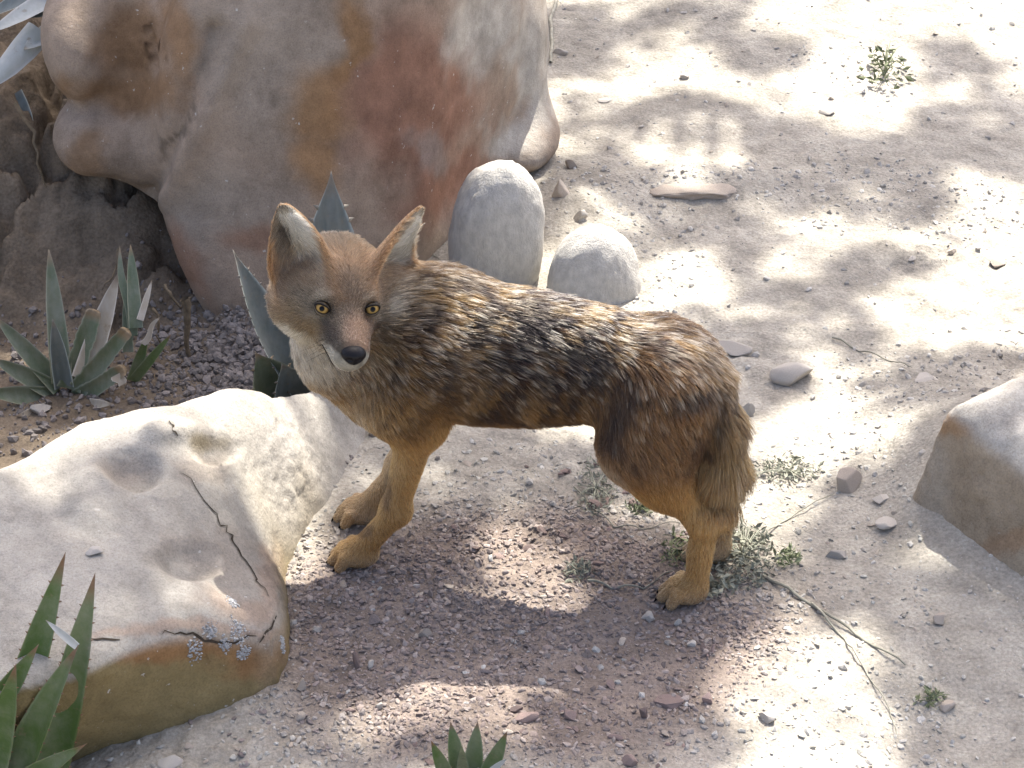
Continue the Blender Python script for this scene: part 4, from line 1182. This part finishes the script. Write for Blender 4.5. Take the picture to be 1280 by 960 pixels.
# mouth line, animal's right side and left side
for sg in (-1, 1):
    pp = []
    for t in np.linspace(.2, .95, 9):
        x = .148 - .060 * t; y = sg * (.008 + .028 * t ** .8); z = -.060 - .006 * math.sin(t * 3.1) + .006 * t
        # snap to the surface of the muzzle
        p = np.array([x, y, z]); best = np.argmin(((w2h(BW) - p) ** 2).sum(1)); pp.append(BW[best] + BN[best] * .0022)
    tube('mouth_line', pp, [.0008] * 8 + [.0004], M_BLACK, coy, 6)
for (s0, o0) in ((-0.046, .066), (-0.024, -.066), (-.640, .066), (-.666, -.062)):
    for do, e_ in ((-.029, .040), (-.0102, .058), (.0102, .058), (.029, .040)):
        a = b2w(np.array([s0 + e_ + .006, o0 + do * 1.08, .014])); b = b2w(np.array([s0 + e_ + .011, o0 + do * 1.1, .007])); c = b2w(np.array([s0 + e_ + .014, o0 + do * 1.1, .001]))
        tube('claw', [a, b, c], [.0030, .0022, .0006], M_BLACK, coy)
wp = []
for sg in (-1, 1):
    for k in range(7):
        st = np.array([.125 - .010 * (k % 3), sg * (.020 + .002 * (k % 3)), -.036 - .006 * (k // 3)])
        d = np.array([rnd.uniform(-.3, .35), sg * rnd.uniform(.7, 1.0), rnd.uniform(-.5, .2)]); Lw = rnd.uniform(.035, .06)
        tube('whisker', [h2w(st), h2w(st + d * Lw * .5), h2w(st + d * Lw + np.array([0, 0, -.008]))], [.00045, .0003, .0001], M_BLACK, coy, 4)
# ------------------------------------------------------------------ plants
def make_leaf_mat(name, c1, c2, edge, tipc, bloom=(.45, .5, .5), bl=0.3, rough=0.5):
    m = Mat(name, rough, 0.35)
    t = m.attr('along', 'Fac'); e = m.attr('edge', 'Fac')
    c = m.mix(tuple(c1), tuple(c2), m.noise(14, 6, 0.6))
    sn = m.n('ShaderNodeTexNoise', Scale=9.0, Detail=5.0); mp = m.n('ShaderNodeMapping'); mp.inputs['Scale'].default_value = (8, 8, 1.2)
    m.l(m.coord(), mp.inputs[0]); m.l(mp.outputs[0], sn.inputs['Vector'])
    c = m.mix(c, tuple(bloom), m.math('MULTIPLY', m.ramp(sn.outputs['Fac'], [(0.42, (0, 0, 0)), (0.7, (1, 1, 1))]), bl))
    c = m.mix(c, tuple(edge), m.ramp(e, [(0.86, (0, 0, 0)), (0.97, (1, 1, 1))]))
    c = m.mix(c, tuple(tipc), m.ramp(t, [(0.86, (0, 0, 0)), (0.95, (1, 1, 1))]))
    c = m.mix(c, (.20, .15, .09), m.math('MULTIPLY', m.ramp(m.noise(38, 5, 0.7), [(0.60, (0, 0, 0)), (0.70, (1, 1, 1))]), .55))
    c = m.mix(c, (.36, .33, .28), m.math('MULTIPLY', m.ramp(m.noise(6, 8, 0.75), [(0.42, (0, 0, 0)), (0.72, (1, 1, 1))]), .45))
    m.color(c); m.bump(m.noise(120, 5, 0.6), 0.25, 0.003)
    m.b.inputs['Subsurface Weight'].default_value = 0.0
    return m.m
M_BLUE = make_leaf_mat('blue_agave_leaf', (.085, .11, .105), (.125, .15, .14), (.34, .36, .30), (.16, .14, .11), (.22, .26, .27), .35)
M_ALOE = make_leaf_mat('aloe_leaf', (.075, .105, .055), (.12, .15, .085), (.2, .2, .13), (.22, .16, .09), (.2, .22, .17), .4)
M_GREEN = make_leaf_mat('green_agave_leaf', (.055, .105, .022), (.09, .15, .035), (.17, .19, .06), (.15, .075, .03), (.12, .16, .06), .25, 0.42)
M_DEAD = make_leaf_mat('withered_leaf', (.30, .25, .18), (.40, .36, .29), (.45, .42, .36), (.2, .15, .1), (.5, .47, .42), .4, 0.8)
M_WHITE = make_leaf_mat('bleached_leaf', (.33, .35, .32), (.42, .43, .40), (.5, .5, .47), (.28, .25, .2), (.5, .5, .5), .4, 0.6)
M_STEM = make_plain('dry_stem', (.30, .29, .22), 0.4, 60, 0.9, 0.3, 0.001, (.38, .36, .30))
M_HERB = make_plain('grey_herb', (.30, .31, .23), 0.4, 60, 0.8, 0.2, 0.001, (.42, .42, .34), 0.3)
M_WEED = make_plain('green_weed', (.16, .19, .10), 0.4, 60, 0.8, 0.2, 0.001, (.24, .26, .16), 0.3)

def leaf(base, tip, width, parent, mat, face=None, bow=0.0, chan=0.25, teeth=0, thick=0.006, prof=None, cut=0, twist=0.0, seed=0, name='leaf', wave=0.0):
    """succulent leaf from base to tip: channelled blade with thickness, spine and marginal teeth"""
    base = np.asarray(base, float); tip = np.asarray(tip, float); r = np.random.RandomState(seed)
    v = tip - base; Ln = np.linalg.norm(v); d = v / Ln
    f = (CAM - base) / np.linalg.norm(CAM - base) if face is None else np.asarray(face, float)
    f = f - d * (f @ d); f /= np.linalg.norm(f); sd = np.cross(d, f)
    nS = 22; nC = 9
    prof = prof or ([0, .15, .35, .55, .75, .88, .95, 1.0], [.80, .88, 1.0, .92, .62, .32, .13, .012])
    top = []; bot = []; al = []; ed = []
    for i in range(nS):
        t = i / (nS - 1); t = 1 - (1 - t) ** 1.15 if cut == 0 else t
        ww = np.interp(t, *prof) * width / 2
        if cut: ww = width / 2 * (1 - .35 * t) * (1 + .06 * r.randn())
        a = twist * t; s2 = sd * math.cos(a) + f * math.sin(a); f2 = f * math.cos(a) - sd * math.sin(a)
        c = base + v * t + f * bow * Ln * (4 * t * (1 - t)) + sd * wave * Ln * math.sin(t * 7)
        th = thick * (1.1 - .8 * t) if not cut else thick * (1 - .3 * t)
        for j in range(nC):
            u = -1 + 2 * j / (nC - 1)
            ch = chan * ww * (u * u - .4)
            tk = th * (1 - u * u) ** .5
            if cut and i == nS - 1: ch += r.uniform(-.2, .2) * ww
            top.append(c + s2 * ww * u + f2 * (ch + tk * .35)); bot.append(c + s2 * ww * u + f2 * (ch - tk))
            al.append(t); ed.append(abs(u))
    V = top + bot; off = len(top); q = []
    for i in range(nS - 1):
        for j in range(nC - 1):
            a = i * nC + j
            q.append((a, a + 1, a + nC + 1, a + nC)); q.append((off + a, off + a + nC, off + a + nC + 1, off + a + 1))
    for i in range(nS - 1):
        a = i * nC; b = a + nC - 1
        q.append((a, a + nC, off + a + nC, off + a)); q.append((b, off + b, off + b + nC, b + nC))
    for j in range(nC - 1):
        a = (nS - 1) * nC + j; q.append((a, a + 1, off + a + 1, off + a))
    al = al + al; ed = ed + ed
    if teeth:
        for k in range(teeth):
            t = (k + .5 + r.uniform(-.25, .25)) / teeth * .85 + .04; ww = np.interp(t, *prof) * width / 2
            c = base + v * t + f * bow * Ln * (4 * t * (1 - t)) + sd * wave * Ln * math.sin(t * 7)
            for sg in (-1, 1):
                p0 = c + sd * sg * ww * .97 + f * chan * ww * .6; h_ = width * .055; n0 = len(V)
                V += [p0 - d * h_ * .8, p0 + d * h_ * .8, p0 + f * h_ * .5, p0 + sd * sg * h_ * 1.5 + d * h_ * .7]
                q += [(n0, n0 + 1, n0 + 3, n0 + 3), (n0 + 1, n0 + 2, n0 + 3, n0 + 3), (n0 + 2, n0, n0 + 3, n0 + 3)]
                al += [.95] * 4; ed += [1.0] * 4
    tri = [x for x in q if x[2] == x[3]]; quads = [x for x in q if x[2] != x[3]]
    quads += [(a, b, c, a) for a, b, c, _ in tri] if False else []
    T = [(a, b, c) for a, b, c, dd in quads] + [(a, c, dd) for a, b, c, dd in quads] + [(a, b, c) for a, b, c, _ in tri]
    me = np_mesh(name, np.array(V), np.array(T), True, {'along': np.array(al), 'edge': np.array(ed)})
    return put(name, me, mat, parent)
def plant(name, base_px, label, cat, leaves, y0=None, group=None):
    b = ground_pt(*base_px) if y0 is None else on_y(base_px[0], base_px[1], y0)
    e = empty(name, b, label, cat, group)
    for i, L in enumerate(leaves):
        bx, by, tx, ty, wpx, mat = L[:6]; kw = L[6] if len(L) > 6 else {}
        kw = dict(kw); dy = kw.pop('dy', 0.0); by0 = kw.pop('by', 0.0)
        P = on_y(bx, by, b[1] + by0); T = on_y(tx, ty, b[1] + dy)
        sc_ = F / ((P - CAM) @ FW)
        leaf(P, T, wpx / sc_, e, mat, seed=i + len(leaves) * 3, **kw)
    return e
WIDE = ([0, .2, .4, .55, .7, .82, .92, .97, 1.0], [.72, .9, 1.0, .96, .72, .42, .15, .05, .008])
e = plant('agave', (392, 520), 'blue grey agave whose leaves rise behind the head of the coyote', 'agave', [
    (408, 470, 414, 214, 84, M_BLUE, dict(prof=WIDE, chan=.5, dy=.10, teeth=9, face=(.25, -.9, .3))),
    (385, 505, 291, 312, 50, M_BLUE, dict(prof=WIDE, chan=.5, dy=.04, teeth=14, face=(.75, -.6, .35), bow=-.03)),
    (365, 520, 319, 440, 66, M_ALOE, dict(prof=WIDE, chan=.5, dy=-.03, teeth=6, face=(.2, -.9, .6))),
    (380, 515, 352, 455, 60, M_BLUE, dict(prof=WIDE, chan=.4, dy=-.05, teeth=6, face=(.1, -.8, .7))),
    (420, 490, 500, 345, 56, M_BLUE, dict(prof=WIDE, chan=.5, dy=.12, teeth=9, face=(-.4, -.8, .4))),
    (400, 490, 470, 420, 56, M_BLUE, dict(prof=WIDE, chan=.5, dy=-.04, teeth=6, face=(-.4, -.8, .6)))])
AL = ([0, .3, .6, .8, .93, 1.0], [1.0, .96, .78, .5, .22, .05])
plant('aloe', (90, 492), 'dusty grey green aloe with broken leaf ends below the earth bank', 'aloe', [
    (78, 478, 61, 312, 27, M_ALOE, dict(prof=AL, dy=.10, chan=.5)),
    (76, 484, -6, 396, 26, M_ALOE, dict(prof=AL, dy=.02, chan=.55)),
    (86, 486, 118, 388, 30, M_ALOE, dict(cut=1, dy=.05, chan=.5, thick=.012)),
    (104, 474, 148, 342, 30, M_DEAD, dict(prof=AL, dy=.10, chan=.3)),
    (98, 486, 158, 414, 26, M_ALOE, dict(cut=1, dy=.0, chan=.5, thick=.014)),
    (98, 498, 153, 462, 26, M_ALOE, dict(cut=1, dy=-.04, chan=.5, thick=.014)),
    (146, 468, 154, 482, 16, M_DEAD, dict(cut=1, dy=-.05, by=-.04, wave=.1)),
    (72, 490, -10, 448, 26, M_ALOE, dict(prof=AL, dy=-.03, chan=.5)),
    (72, 498, -20, 490, 28, M_ALOE, dict(prof=AL, dy=-.08, chan=.5)),
    (80, 484, 66, 400, 24, M_BLUE, dict(prof=AL, dy=-.01, chan=.5)),
    (86, 504, 20, 520, 18, M_DEAD, dict(prof=AL, dy=-.10)), (100, 504, 140, 505, 14, M_DEAD, dict(prof=AL, dy=-.10))])
plant('agave', (168, 478), 'small slender green agave at the foot of the earth bank', 'agave', [
    (166, 420, 148, 308, 13, M_ALOE, dict(prof=AL, dy=.08, wave=.02)), (170, 410, 163, 306, 18, M_ALOE, dict(prof=AL, dy=.08)),
    (168, 474, 214, 418, 13, M_GREEN, dict(prof=AL, dy=.0)), (166, 476, 184, 420, 16, M_GREEN, dict(prof=AL, dy=.02)),
    (160, 440, 158, 350, 14, M_ALOE, dict(prof=AL, dy=.06)), (175, 400, 190, 350, 9, M_DEAD, dict(prof=AL, dy=.05)), (178, 430, 200, 395, 8, M_DEAD, dict(prof=AL, dy=.03, wave=.05))])
SW = ([0, .2, .45, .7, .85, .94, 1.0], [.9, 1.0, .95, .68, .38, .16, .01])
plant('agave', (5, 1010), 'tall sword leaved green agave standing before the flat boulder', 'agave', [
    (-8, 985, 82, 690, 44, M_GREEN, dict(prof=SW, chan=.45, dy=.06, teeth=16)),
    (55, 1000, 119, 716, 44, M_GREEN, dict(prof=SW, chan=.45, dy=.03, teeth=14, bow=.02)),
    (10, 1000, 98, 806, 44, M_GREEN, dict(prof=SW, chan=.5, dy=-.02, teeth=12, bow=.05, face=(-.3, -.8, .4))),
    (96, 808, 57, 775, 10, M_WHITE, dict(prof=SW, chan=.6, dy=-.02, by=-.02)),
    (-20, 905, 48, 806, 32, M_GREEN, dict(prof=SW, chan=.5, dy=-.04, teeth=9, bow=.05)),
    (30, 975, 108, 930, 26, M_GREEN, dict(prof=SW, chan=.5, dy=-.10, teeth=6, bow=.08)),
    (-20, 1000, 20, 830, 40, M_GREEN, dict(prof=SW, chan=.5, dy=-.08, teeth=10))], y0=-1.16)
plant('agave', (585, 990), 'little green agave sprouting from the shaded shale', 'agave', [
    (578, 985, 563, 902, 24, M_GREEN, dict(prof=SW, chan=.4, dy=.02, teeth=5)),
    (588, 985, 597, 902, 26, M_GREEN, dict(prof=SW, chan=.4, dy=.01, teeth=5)),
    (565, 985, 539, 926, 20, M_GREEN, dict(prof=SW, chan=.4, dy=-.03, teeth=4)),
    (600, 990, 634, 914, 24, M_GREEN, dict(prof=SW, chan=.4, dy=-.01, teeth=4)),
    (580, 985, 577, 932, 18, M_WEED, dict(prof=SW, chan=.4, dy=-.04)),
    (612, 965, 634, 948, 8, M_WHITE, dict(prof=SW, chan=.4, dy=-.05, by=-.03))], y0=-1.17)
plant('agave', (20, 60), 'bleached grey agave leaves sprawling on top of the earth bank', 'agave', [
    (92, -18, -15, 42, 34, M_WHITE, dict(prof=AL, chan=.3, dy=-.08, face=(0, -.35, .9))),
    (48, 36, -18, 112, 40, M_WHITE, dict(prof=AL, chan=-.5, dy=-.12, by=-.03, face=(.1, -.45, .9), thick=.014)),
    (72, 34, 30, 62, 30, M_WHITE, dict(prof=AL, chan=.3, dy=-.08, by=-.02, face=(0, -.4, .9))),
    (70, -25, -20, 22, 26, M_BLUE, dict(prof=AL, chan=.3, dy=.0, face=(0, -.6, .8))),
    (95, 5, 35, 22, 18, M_BLUE, dict(prof=AL, chan=.4, dy=-.05, face=(0, -.6, .8))),
    (16, 118, 42, 168, 26, M_BLUE, dict(prof=AL, chan=.3, dy=-.12, by=-.06, face=(0, -.8, .6)))], y0=0.66)

# twigs, stems and dry herbs
def ground_path(pts, lift=0.004, n=8, jit=0.0):
    out = []
    for a, b in zip(pts[:-1], pts[1:]):
        for k in range(n):
            t = k / n; x = a[0] + (b[0] - a[0]) * t; y = a[1] + (b[1] - a[1]) * t
            out.append(ground_pt(x + rnd.uniform(-jit, jit), y + rnd.uniform(-jit, jit), lift + .004 * math.sin((len(out)) * .9)))
    out.append(ground_pt(*pts[-1], lift)); return out
def twig(pts, r, label, mat, r2=None, lift=.005, jit=.8):
    P = ground_path(pts, lift, 6, jit); k = len(P)
    o = tube('twig', P, [r + ((r2 or r * .4) - r) * i / (k - 1) for i in range(k)], mat, None)
    tag(o, label, 'twig')
twig([(905, 690), (960, 725), (1010, 755), (1070, 795), (1132, 834)], .0042, 'long straight grey stalk running down the slope from the dry herb', M_STEM)
twig([(1015, 757), (1055, 800), (1085, 845), (1112, 890), (1120, 920)], .0022, 'thin curving dark rootlet at the rim of the sunlit patch', M_STEM)
twig([(925, 712), (945, 680), (975, 655), (1042, 620)], .0024, 'slender dark twig reaching from the dry herb to the blocky stone', M_STEM)
twig([(718, 612), (745, 640), (768, 660), (800, 662), (850, 656)], .0020, 'thin bent twig on the ground below the belly', M_STEM)
twig([(735, 728), (770, 737), (805, 736), (842, 716)], .0026, 'pale stalk lying before the hind paw', M_STEM)
twig([(1040, 424), (1075, 440), (1110, 452), (1140, 462)], .0022, 'thin dark twig half buried beyond the tail', M_STEM)
twig([(698, -5), (688, 25), (690, 55), (688, 80)], .0050, 'pale crooked root against the boulder foot', M_STEM, .004)
twig([(530, 310), (545, 322), (556, 335)], .0012, 'fine pale straw between boulder and back', M_STEM)
M_ROOT = make_plain('root_bark', (.17, .13, .085), 0.5, 60, 0.95, 0.5, 0.003, (.24, .19, .13))
def root(pts, y0, r, label):
    P = [on_y(x, y, y0 + dy) for x, y, dy in pts]
    P = [P[i] * (1 - t) + P[i + 1] * t + 0.0016 * np.array([rnd.gauss(0, 1), rnd.gauss(0, 1), rnd.gauss(0, 1)]) for i in range(len(P) - 1) for t in (0, .33, .66)] + [P[-1]]
    o = tube('dry_root', P, [r * (1 - .7 * i / (len(P) - 1)) for i in range(len(P))], M_ROOT, None, 6); tag(o, label, 'root')
root([(232, 372, 0), (236, 400, -.01), (233, 430, -.02), (240, 462, -.03)], .12, .010, 'crusty brown root hanging along the foot of the red boulder')
root([(148, 310, 0), (146, 335, -.01), (136, 350, -.02), (128, 362, -.02)], .20, .003, 'thin dry straw bent over the small slender agave')
root([(205, 355, 0), (215, 372, -.02), (226, 385, -.02), (240, 370, -.01)], .16, .004, 'wiry dry root poking from under the red boulder')
root([(190, 385, 0), (200, 400, -.01), (195, 420, -.02), (205, 440, -.02)], .14, .004, 'crooked dry root beside the small slender agave')
root([(20, 130, 0), (42, 165, -.02), (48, 205, -.03), (58, 235, -.03)], .46, .005, 'dark root trailing down from the bleached agave')
root([(52, 512, 0), (80, 522, -.01), (95, 510, -.01), (70, 500, .0)], -.02, .004, 'curled dry leaf stalk on the soil under the aloe')
def herb(px, py, rx, ry, n, hgt, label, mat, leafy=.012, ns=7, name='dry_herb'):
    e = empty(name, ground_pt(px, py), label, 'herb')
    r = random.Random(int(px * 7 + py))
    for k in range(ns):
        a = r.uniform(0, 6.28); q = r.uniform(.5, 1.1)
        p0 = ground_pt(px, py, .003); p2 = ground_pt(px + math.cos(a) * rx * q, py + math.sin(a) * ry * q, hgt * r.uniform(.1, .9)); p1 = (p0 + p2) / 2 + np.array([0, 0, hgt * r.uniform(.2, .8)])
        pts = [p0 * (1 - t) ** 2 + p1 * 2 * t * (1 - t) + p2 * t * t for t in np.linspace(0, 1, 6)]
        tube('stem', pts, [.0016, .0015, .0013, .001, .0008, .0005], mat, e, 5)
    Vv = []; Tt = []
    for k in range(n):
        a = r.uniform(0, 6.28); q = r.random() ** .6
        p = ground_pt(px + math.cos(a) * rx * q, py + math.sin(a) * ry * q, r.uniform(.001, hgt * (1.1 - .7 * q)))
        d = np.array([r.gauss(0, 1), r.gauss(0, 1), r.gauss(.3, .6)]); d /= np.linalg.norm(d); L = leafy * r.uniform(.5, 1.4)
        sd = np.cross(d, [r.gauss(0, 1), r.gauss(0, 1), r.gauss(0, 1)]); sd /= np.linalg.norm(sd) + 1e-6; nn = np.cross(d, sd)
        n0 = len(Vv); wv = L * r.uniform(.12, .26)
        Vv += [p, p + d * L * .5 + sd * wv, p + d * L * .5 - sd * wv, p + d * L + nn * L * .15, p + d * L * .5 + nn * wv * .5]
        Tt += [(n0, n0 + 1, n0 + 4), (n0 + 1, n0 + 3, n0 + 4), (n0 + 3, n0 + 2, n0 + 4), (n0 + 2, n0, n0 + 4)]
    o = put('foliage', np_mesh('foliage', np.array(Vv), np.array(Tt), False), mat, e); o['kind'] = 'stuff'
herb(928, 700, 42, 40, 620, .035, 'dense tangle of grey dry herb behind the hind paw', M_HERB, .014, 22)
herb(985, 592, 42, 18, 260, .020, 'low grey green sprig beside the blocky stone', M_HERB, .012, 9)
herb(745, 612, 26, 36, 260, .018, 'sparse grey green sprig on the lit ground behind the belly', M_HERB, .012, 9)
herb(722, 716, 20, 12, 110, .015, 'tiny grey green sprig on the shale before the hind leg', M_HERB, .012, 5)
herb(1105, 96, 28, 24, 90, .06, 'small green weed casting a shadow on the bright dust', M_WEED, .022, 11, 'weed')
herb(1165, 876, 20, 12, 80, .014, 'tiny dark green weed by the round pinkish stone', M_WEED, .012, 4, 'weed')
herb(800, 636, 18, 10, 90, .016, 'tiny leafy sprig under the flank', M_WEED, .012, 4, 'weed')
herb(845, 690, 16, 22, 120, .020, 'small green weed in front of the hind shank', M_WEED, .014, 5, 'weed')
herb(985, 700, 18, 12, 90, .016, 'small pale green weed beside the long stalk', M_WEED, .014, 4, 'weed')
herb(895, 735, 18, 12, 70, .022, 'broad leaved pale weed at the heel of the hind paw', M_HERB, .022, 3, 'weed')

# bleached lichen spots and paint scabs on the flat boulder
M_LICH = make_plain('lichen', (.46, .46, .45), .4, 120, .95, .6, .002)
PXS, PYS = to_px(SV)
for (x, y, a, b) in ((242, 812, 8, 17), (264, 788, 10, 8), (300, 788, 11, 19), (283, 806, 5, 9), (291, 752, 6, 5), (352, 806, 6, 10), (305, 818, 8, 6)):
    k0 = np.argmin((PXS - x) ** 2 + (PYS - y) ** 2 + 1e5 * (((SV - CAM) @ FW) > 4.6))
    c0 = SV[k0]; nrm = SN[k0]; sc_ = F / ((c0 - CAM) @ FW)
    up = np.array([0, 0, 1.0]); u_ = np.cross(up, nrm); u_ /= np.linalg.norm(u_); v_ = np.cross(nrm, u_)
    Vb, Fb = ICO[1]; VV = []; FF = []
    for k in range(110):
        an = rnd.uniform(0, 6.28); q_ = rnd.random() ** .5
        ox = math.cos(an) * q_ * a / sc_; oy = math.sin(an) * q_ * b / sc_
        w0 = c0 + u_ * ox + v_ * oy; near_ = np.argmin(((SV - w0) ** 2).sum(1)); w0 = SV[near_] + u_ * rnd.gauss(0, .0035) + v_ * rnd.gauss(0, .0035)
        rr = rnd.uniform(.0008, .0030) * (1.15 - .5 * q_)
        FF.append(Fb + len(VV) * len(Vb)); VV.append(w0 + Vb * (1 + .3 * fbm(Vb + k, 2, 2, .5, k))[:, None] * rr * np.array([1.3, 1.3, .6]))
    put('lichen_patch', np_mesh('lichen_patch', np.concatenate(VV), np.concatenate(FF), True), M_LICH, slab_e)['kind'] = 'stuff'

# ------------------------------------------------------------------ the tree whose crown dapples the place (stands outside the picture)
SHADE = ["9999999945663000", "9999999955443143", "9999999876333487", "9999999644474453", "9999998333577631", "8888772124578863", "7777765443566777",
         "5555444776444689", "4444466544446789", "3333345433576689", "5555545667863289", "8877678889942199", "8888888888864299", "8888888888888999"]
SH = np.array([[int(ch) for ch in row] for row in SHADE]) / 9.0
M_BARK = make_plain('bark', (.16, .13, .10), .4, 30, .95, .6, .01)
def on_body_w(px, py): return on_plane(px, py, BM + BL * .02, BL)
def make_leaf_tree():
    m = Mat('tree_leaf', 0.6, 0.3); m.color(m.mix((.05, .09, .025), (.09, .13, .04), m.noise(3, 3, .5)))
    m_leaf = m.m
    base = np.array([-3.4, 3.6, float(ground_z(-3.4, 3.6))])
    e = empty('shade_tree', base, 'broad leafy tree spreading its crown over the coyote enclosure', 'tree')
    r = np.random.RandomState(17)
    # leaves: sprays spread through the crown, thin where the photograph shows sun on the ground
    n = 90000
    A = np.stack([r.uniform(-2.2, 2.2, n), r.uniform(-2.0, 3.4, n), np.zeros(n)], 1)       # where their shade falls
    px, py = to_px(A)
    gx_ = np.clip(px / 80 - .5, 0, 14.999); gy_ = np.clip(py / 80 - .5, 0, 12.999)
    ix = gx_.astype(int); iy = gy_.astype(int); fx = gx_ - ix; fy = gy_ - iy
    S = SH[iy, ix] * (1 - fx) * (1 - fy) + SH[iy, ix + 1] * fx * (1 - fy) + SH[iy + 1, ix] * (1 - fx) * fy + SH[iy + 1, ix + 1] * fx * fy
    N_ = fbm(A, 4.6, 5, .68, 801) * 1.15 + .5
    keep = N_ < .04 + .78 * S
    for gp, gr in GAPS + [(on_body_w(x, y), r_) for x, y, r_ in ((590, 345, .05), (650, 365, .06), (720, 382, .06), (790, 395, .06), (850, 412, .05), (497, 385, .03), (900, 470, .03))]:
        g_ = gp - SUN * (gp[2] / SUN[2]); keep &= np.hypot(A[:, 0] - g_[0], A[:, 1] - g_[1]) > gr * r.uniform(.75, 1.2, len(A))
    keep &= (S > .02)
    A = A[keep]; S = S[keep]; n = len(A)
    hgt = 6.4 + .8 * vnoise(A * .9, 811) + r.uniform(-.25, .25, n) + .25 * (A[:, 1] > 1)
    C = A + SUN * (hgt / SUN[2])[:, None]
    d = r.normal(size=(n, 3)); d[:, 2] *= .35; d /= np.linalg.norm(d, axis=1, keepdims=True)
    sd = np.cross(d, np.array([0, 0, 1.0]) + .5 * r.normal(size=(n, 3))); sd /= np.linalg.norm(sd, axis=1, keepdims=True); nn = np.cross(d, sd)
    L = r.uniform(.05, .085, n)[:, None]; Wd = L * r.uniform(.28, .42, n)[:, None]
    V = np.stack([C - d * L * .5, C + sd * Wd, C + d * L * .5, C - sd * Wd, C + nn * Wd * .25], 1).reshape(-1, 3)
    T = (np.array([[0, 1, 4], [1, 2, 4], [2, 3, 4], [3, 0, 4]])[None] + (np.arange(n) * 5)[:, None, None]).reshape(-1, 3)
    crown = put('crown', np_mesh('crown', V, T, False), m_leaf, e)
    # a drooping frond-like branch with long leaflets
    mid = [(770, 150), (850, 132), (925, 146), (980, 195), (1012, 275)]
    Vf = []; Tf = []
    def hi(x, y, k=5.6): 
        g_ = on_z(x, y, 0.0); return g_ + SUN * (k / SUN[2])
    for a, b in zip(mid[:-1], mid[1:]):
        for k in range(2):
            t = k / 2; x = a[0] + (b[0] - a[0]) * t; y = a[1] + (b[1] - a[1]) * t
            for (dx, dy) in ((-10 + 14 * r.randn(), 80 + 16 * r.randn()),):
                p0 = hi(x, y); p1 = hi(x + dx, y + dy) - np.array([0, 0, .05]); d_ = p1 - p0; s_ = np.cross(d_, SUN); s_ /= np.linalg.norm(s_); n0 = len(Vf)
                Vf += [p0 - s_ * .008, p0 + s_ * .008, p0 + d_ * .45 + s_ * .038, p0 + d_ * .45 - s_ * .038, p1]
                Tf += [(n0, n0 + 1, n0 + 2), (n0, n0 + 2, n0 + 3), (n0 + 3, n0 + 2, n0 + 4)]
    put('frond', np_mesh('frond', np.array(Vf), np.array(Tf), False), m_leaf, e)
    tube('frond_rib', [hi(*m_) for m_ in mid], [.06, .065, .05, .03, .012], M_BARK, e, 6)
    tube('limb', [C[0], (C[0] + hi(*mid[0])) / 2 + np.array([0, 0, .3]), hi(*mid[0])], [.03, .028, .026], M_BARK, e, 8)
    # trunk and limbs reaching into the crown
    def bez(a, b, lift, k=14): 
        m_ = (a + b) / 2 + np.array([0, 0, lift]); return [a * (1 - t) ** 2 + m_ * 2 * t * (1 - t) + b * t * t + .03 * np.array([vnoise(np.array([t * 5, lift * 7, s_]), 3) for s_ in (0.5, 1.5, 2.5)]) for t in np.linspace(0, 1, k)]
    fork = base + np.array([.35, -.1, 4.6])
    tr = bez(base - np.array([0, 0, .2]), fork, .1); tube('trunk', tr, [.24 - .08 * i / 13 for i in range(14)], M_BARK, e, 12)
    tgt = C[r.permutation(n)[:11]]
    seen = 0
    for k, t_ in enumerate(tgt):
        P = bez(fork + np.array([0, 0, r.uniform(-.3, .1)]), t_, r.uniform(.2, .7)); r0 = r.uniform(.025, .04)
        tube('limb', P, [r0 * (1 - .8 * i / 13) for i in range(14)], M_BARK, e, 8)
make_leaf_tree()
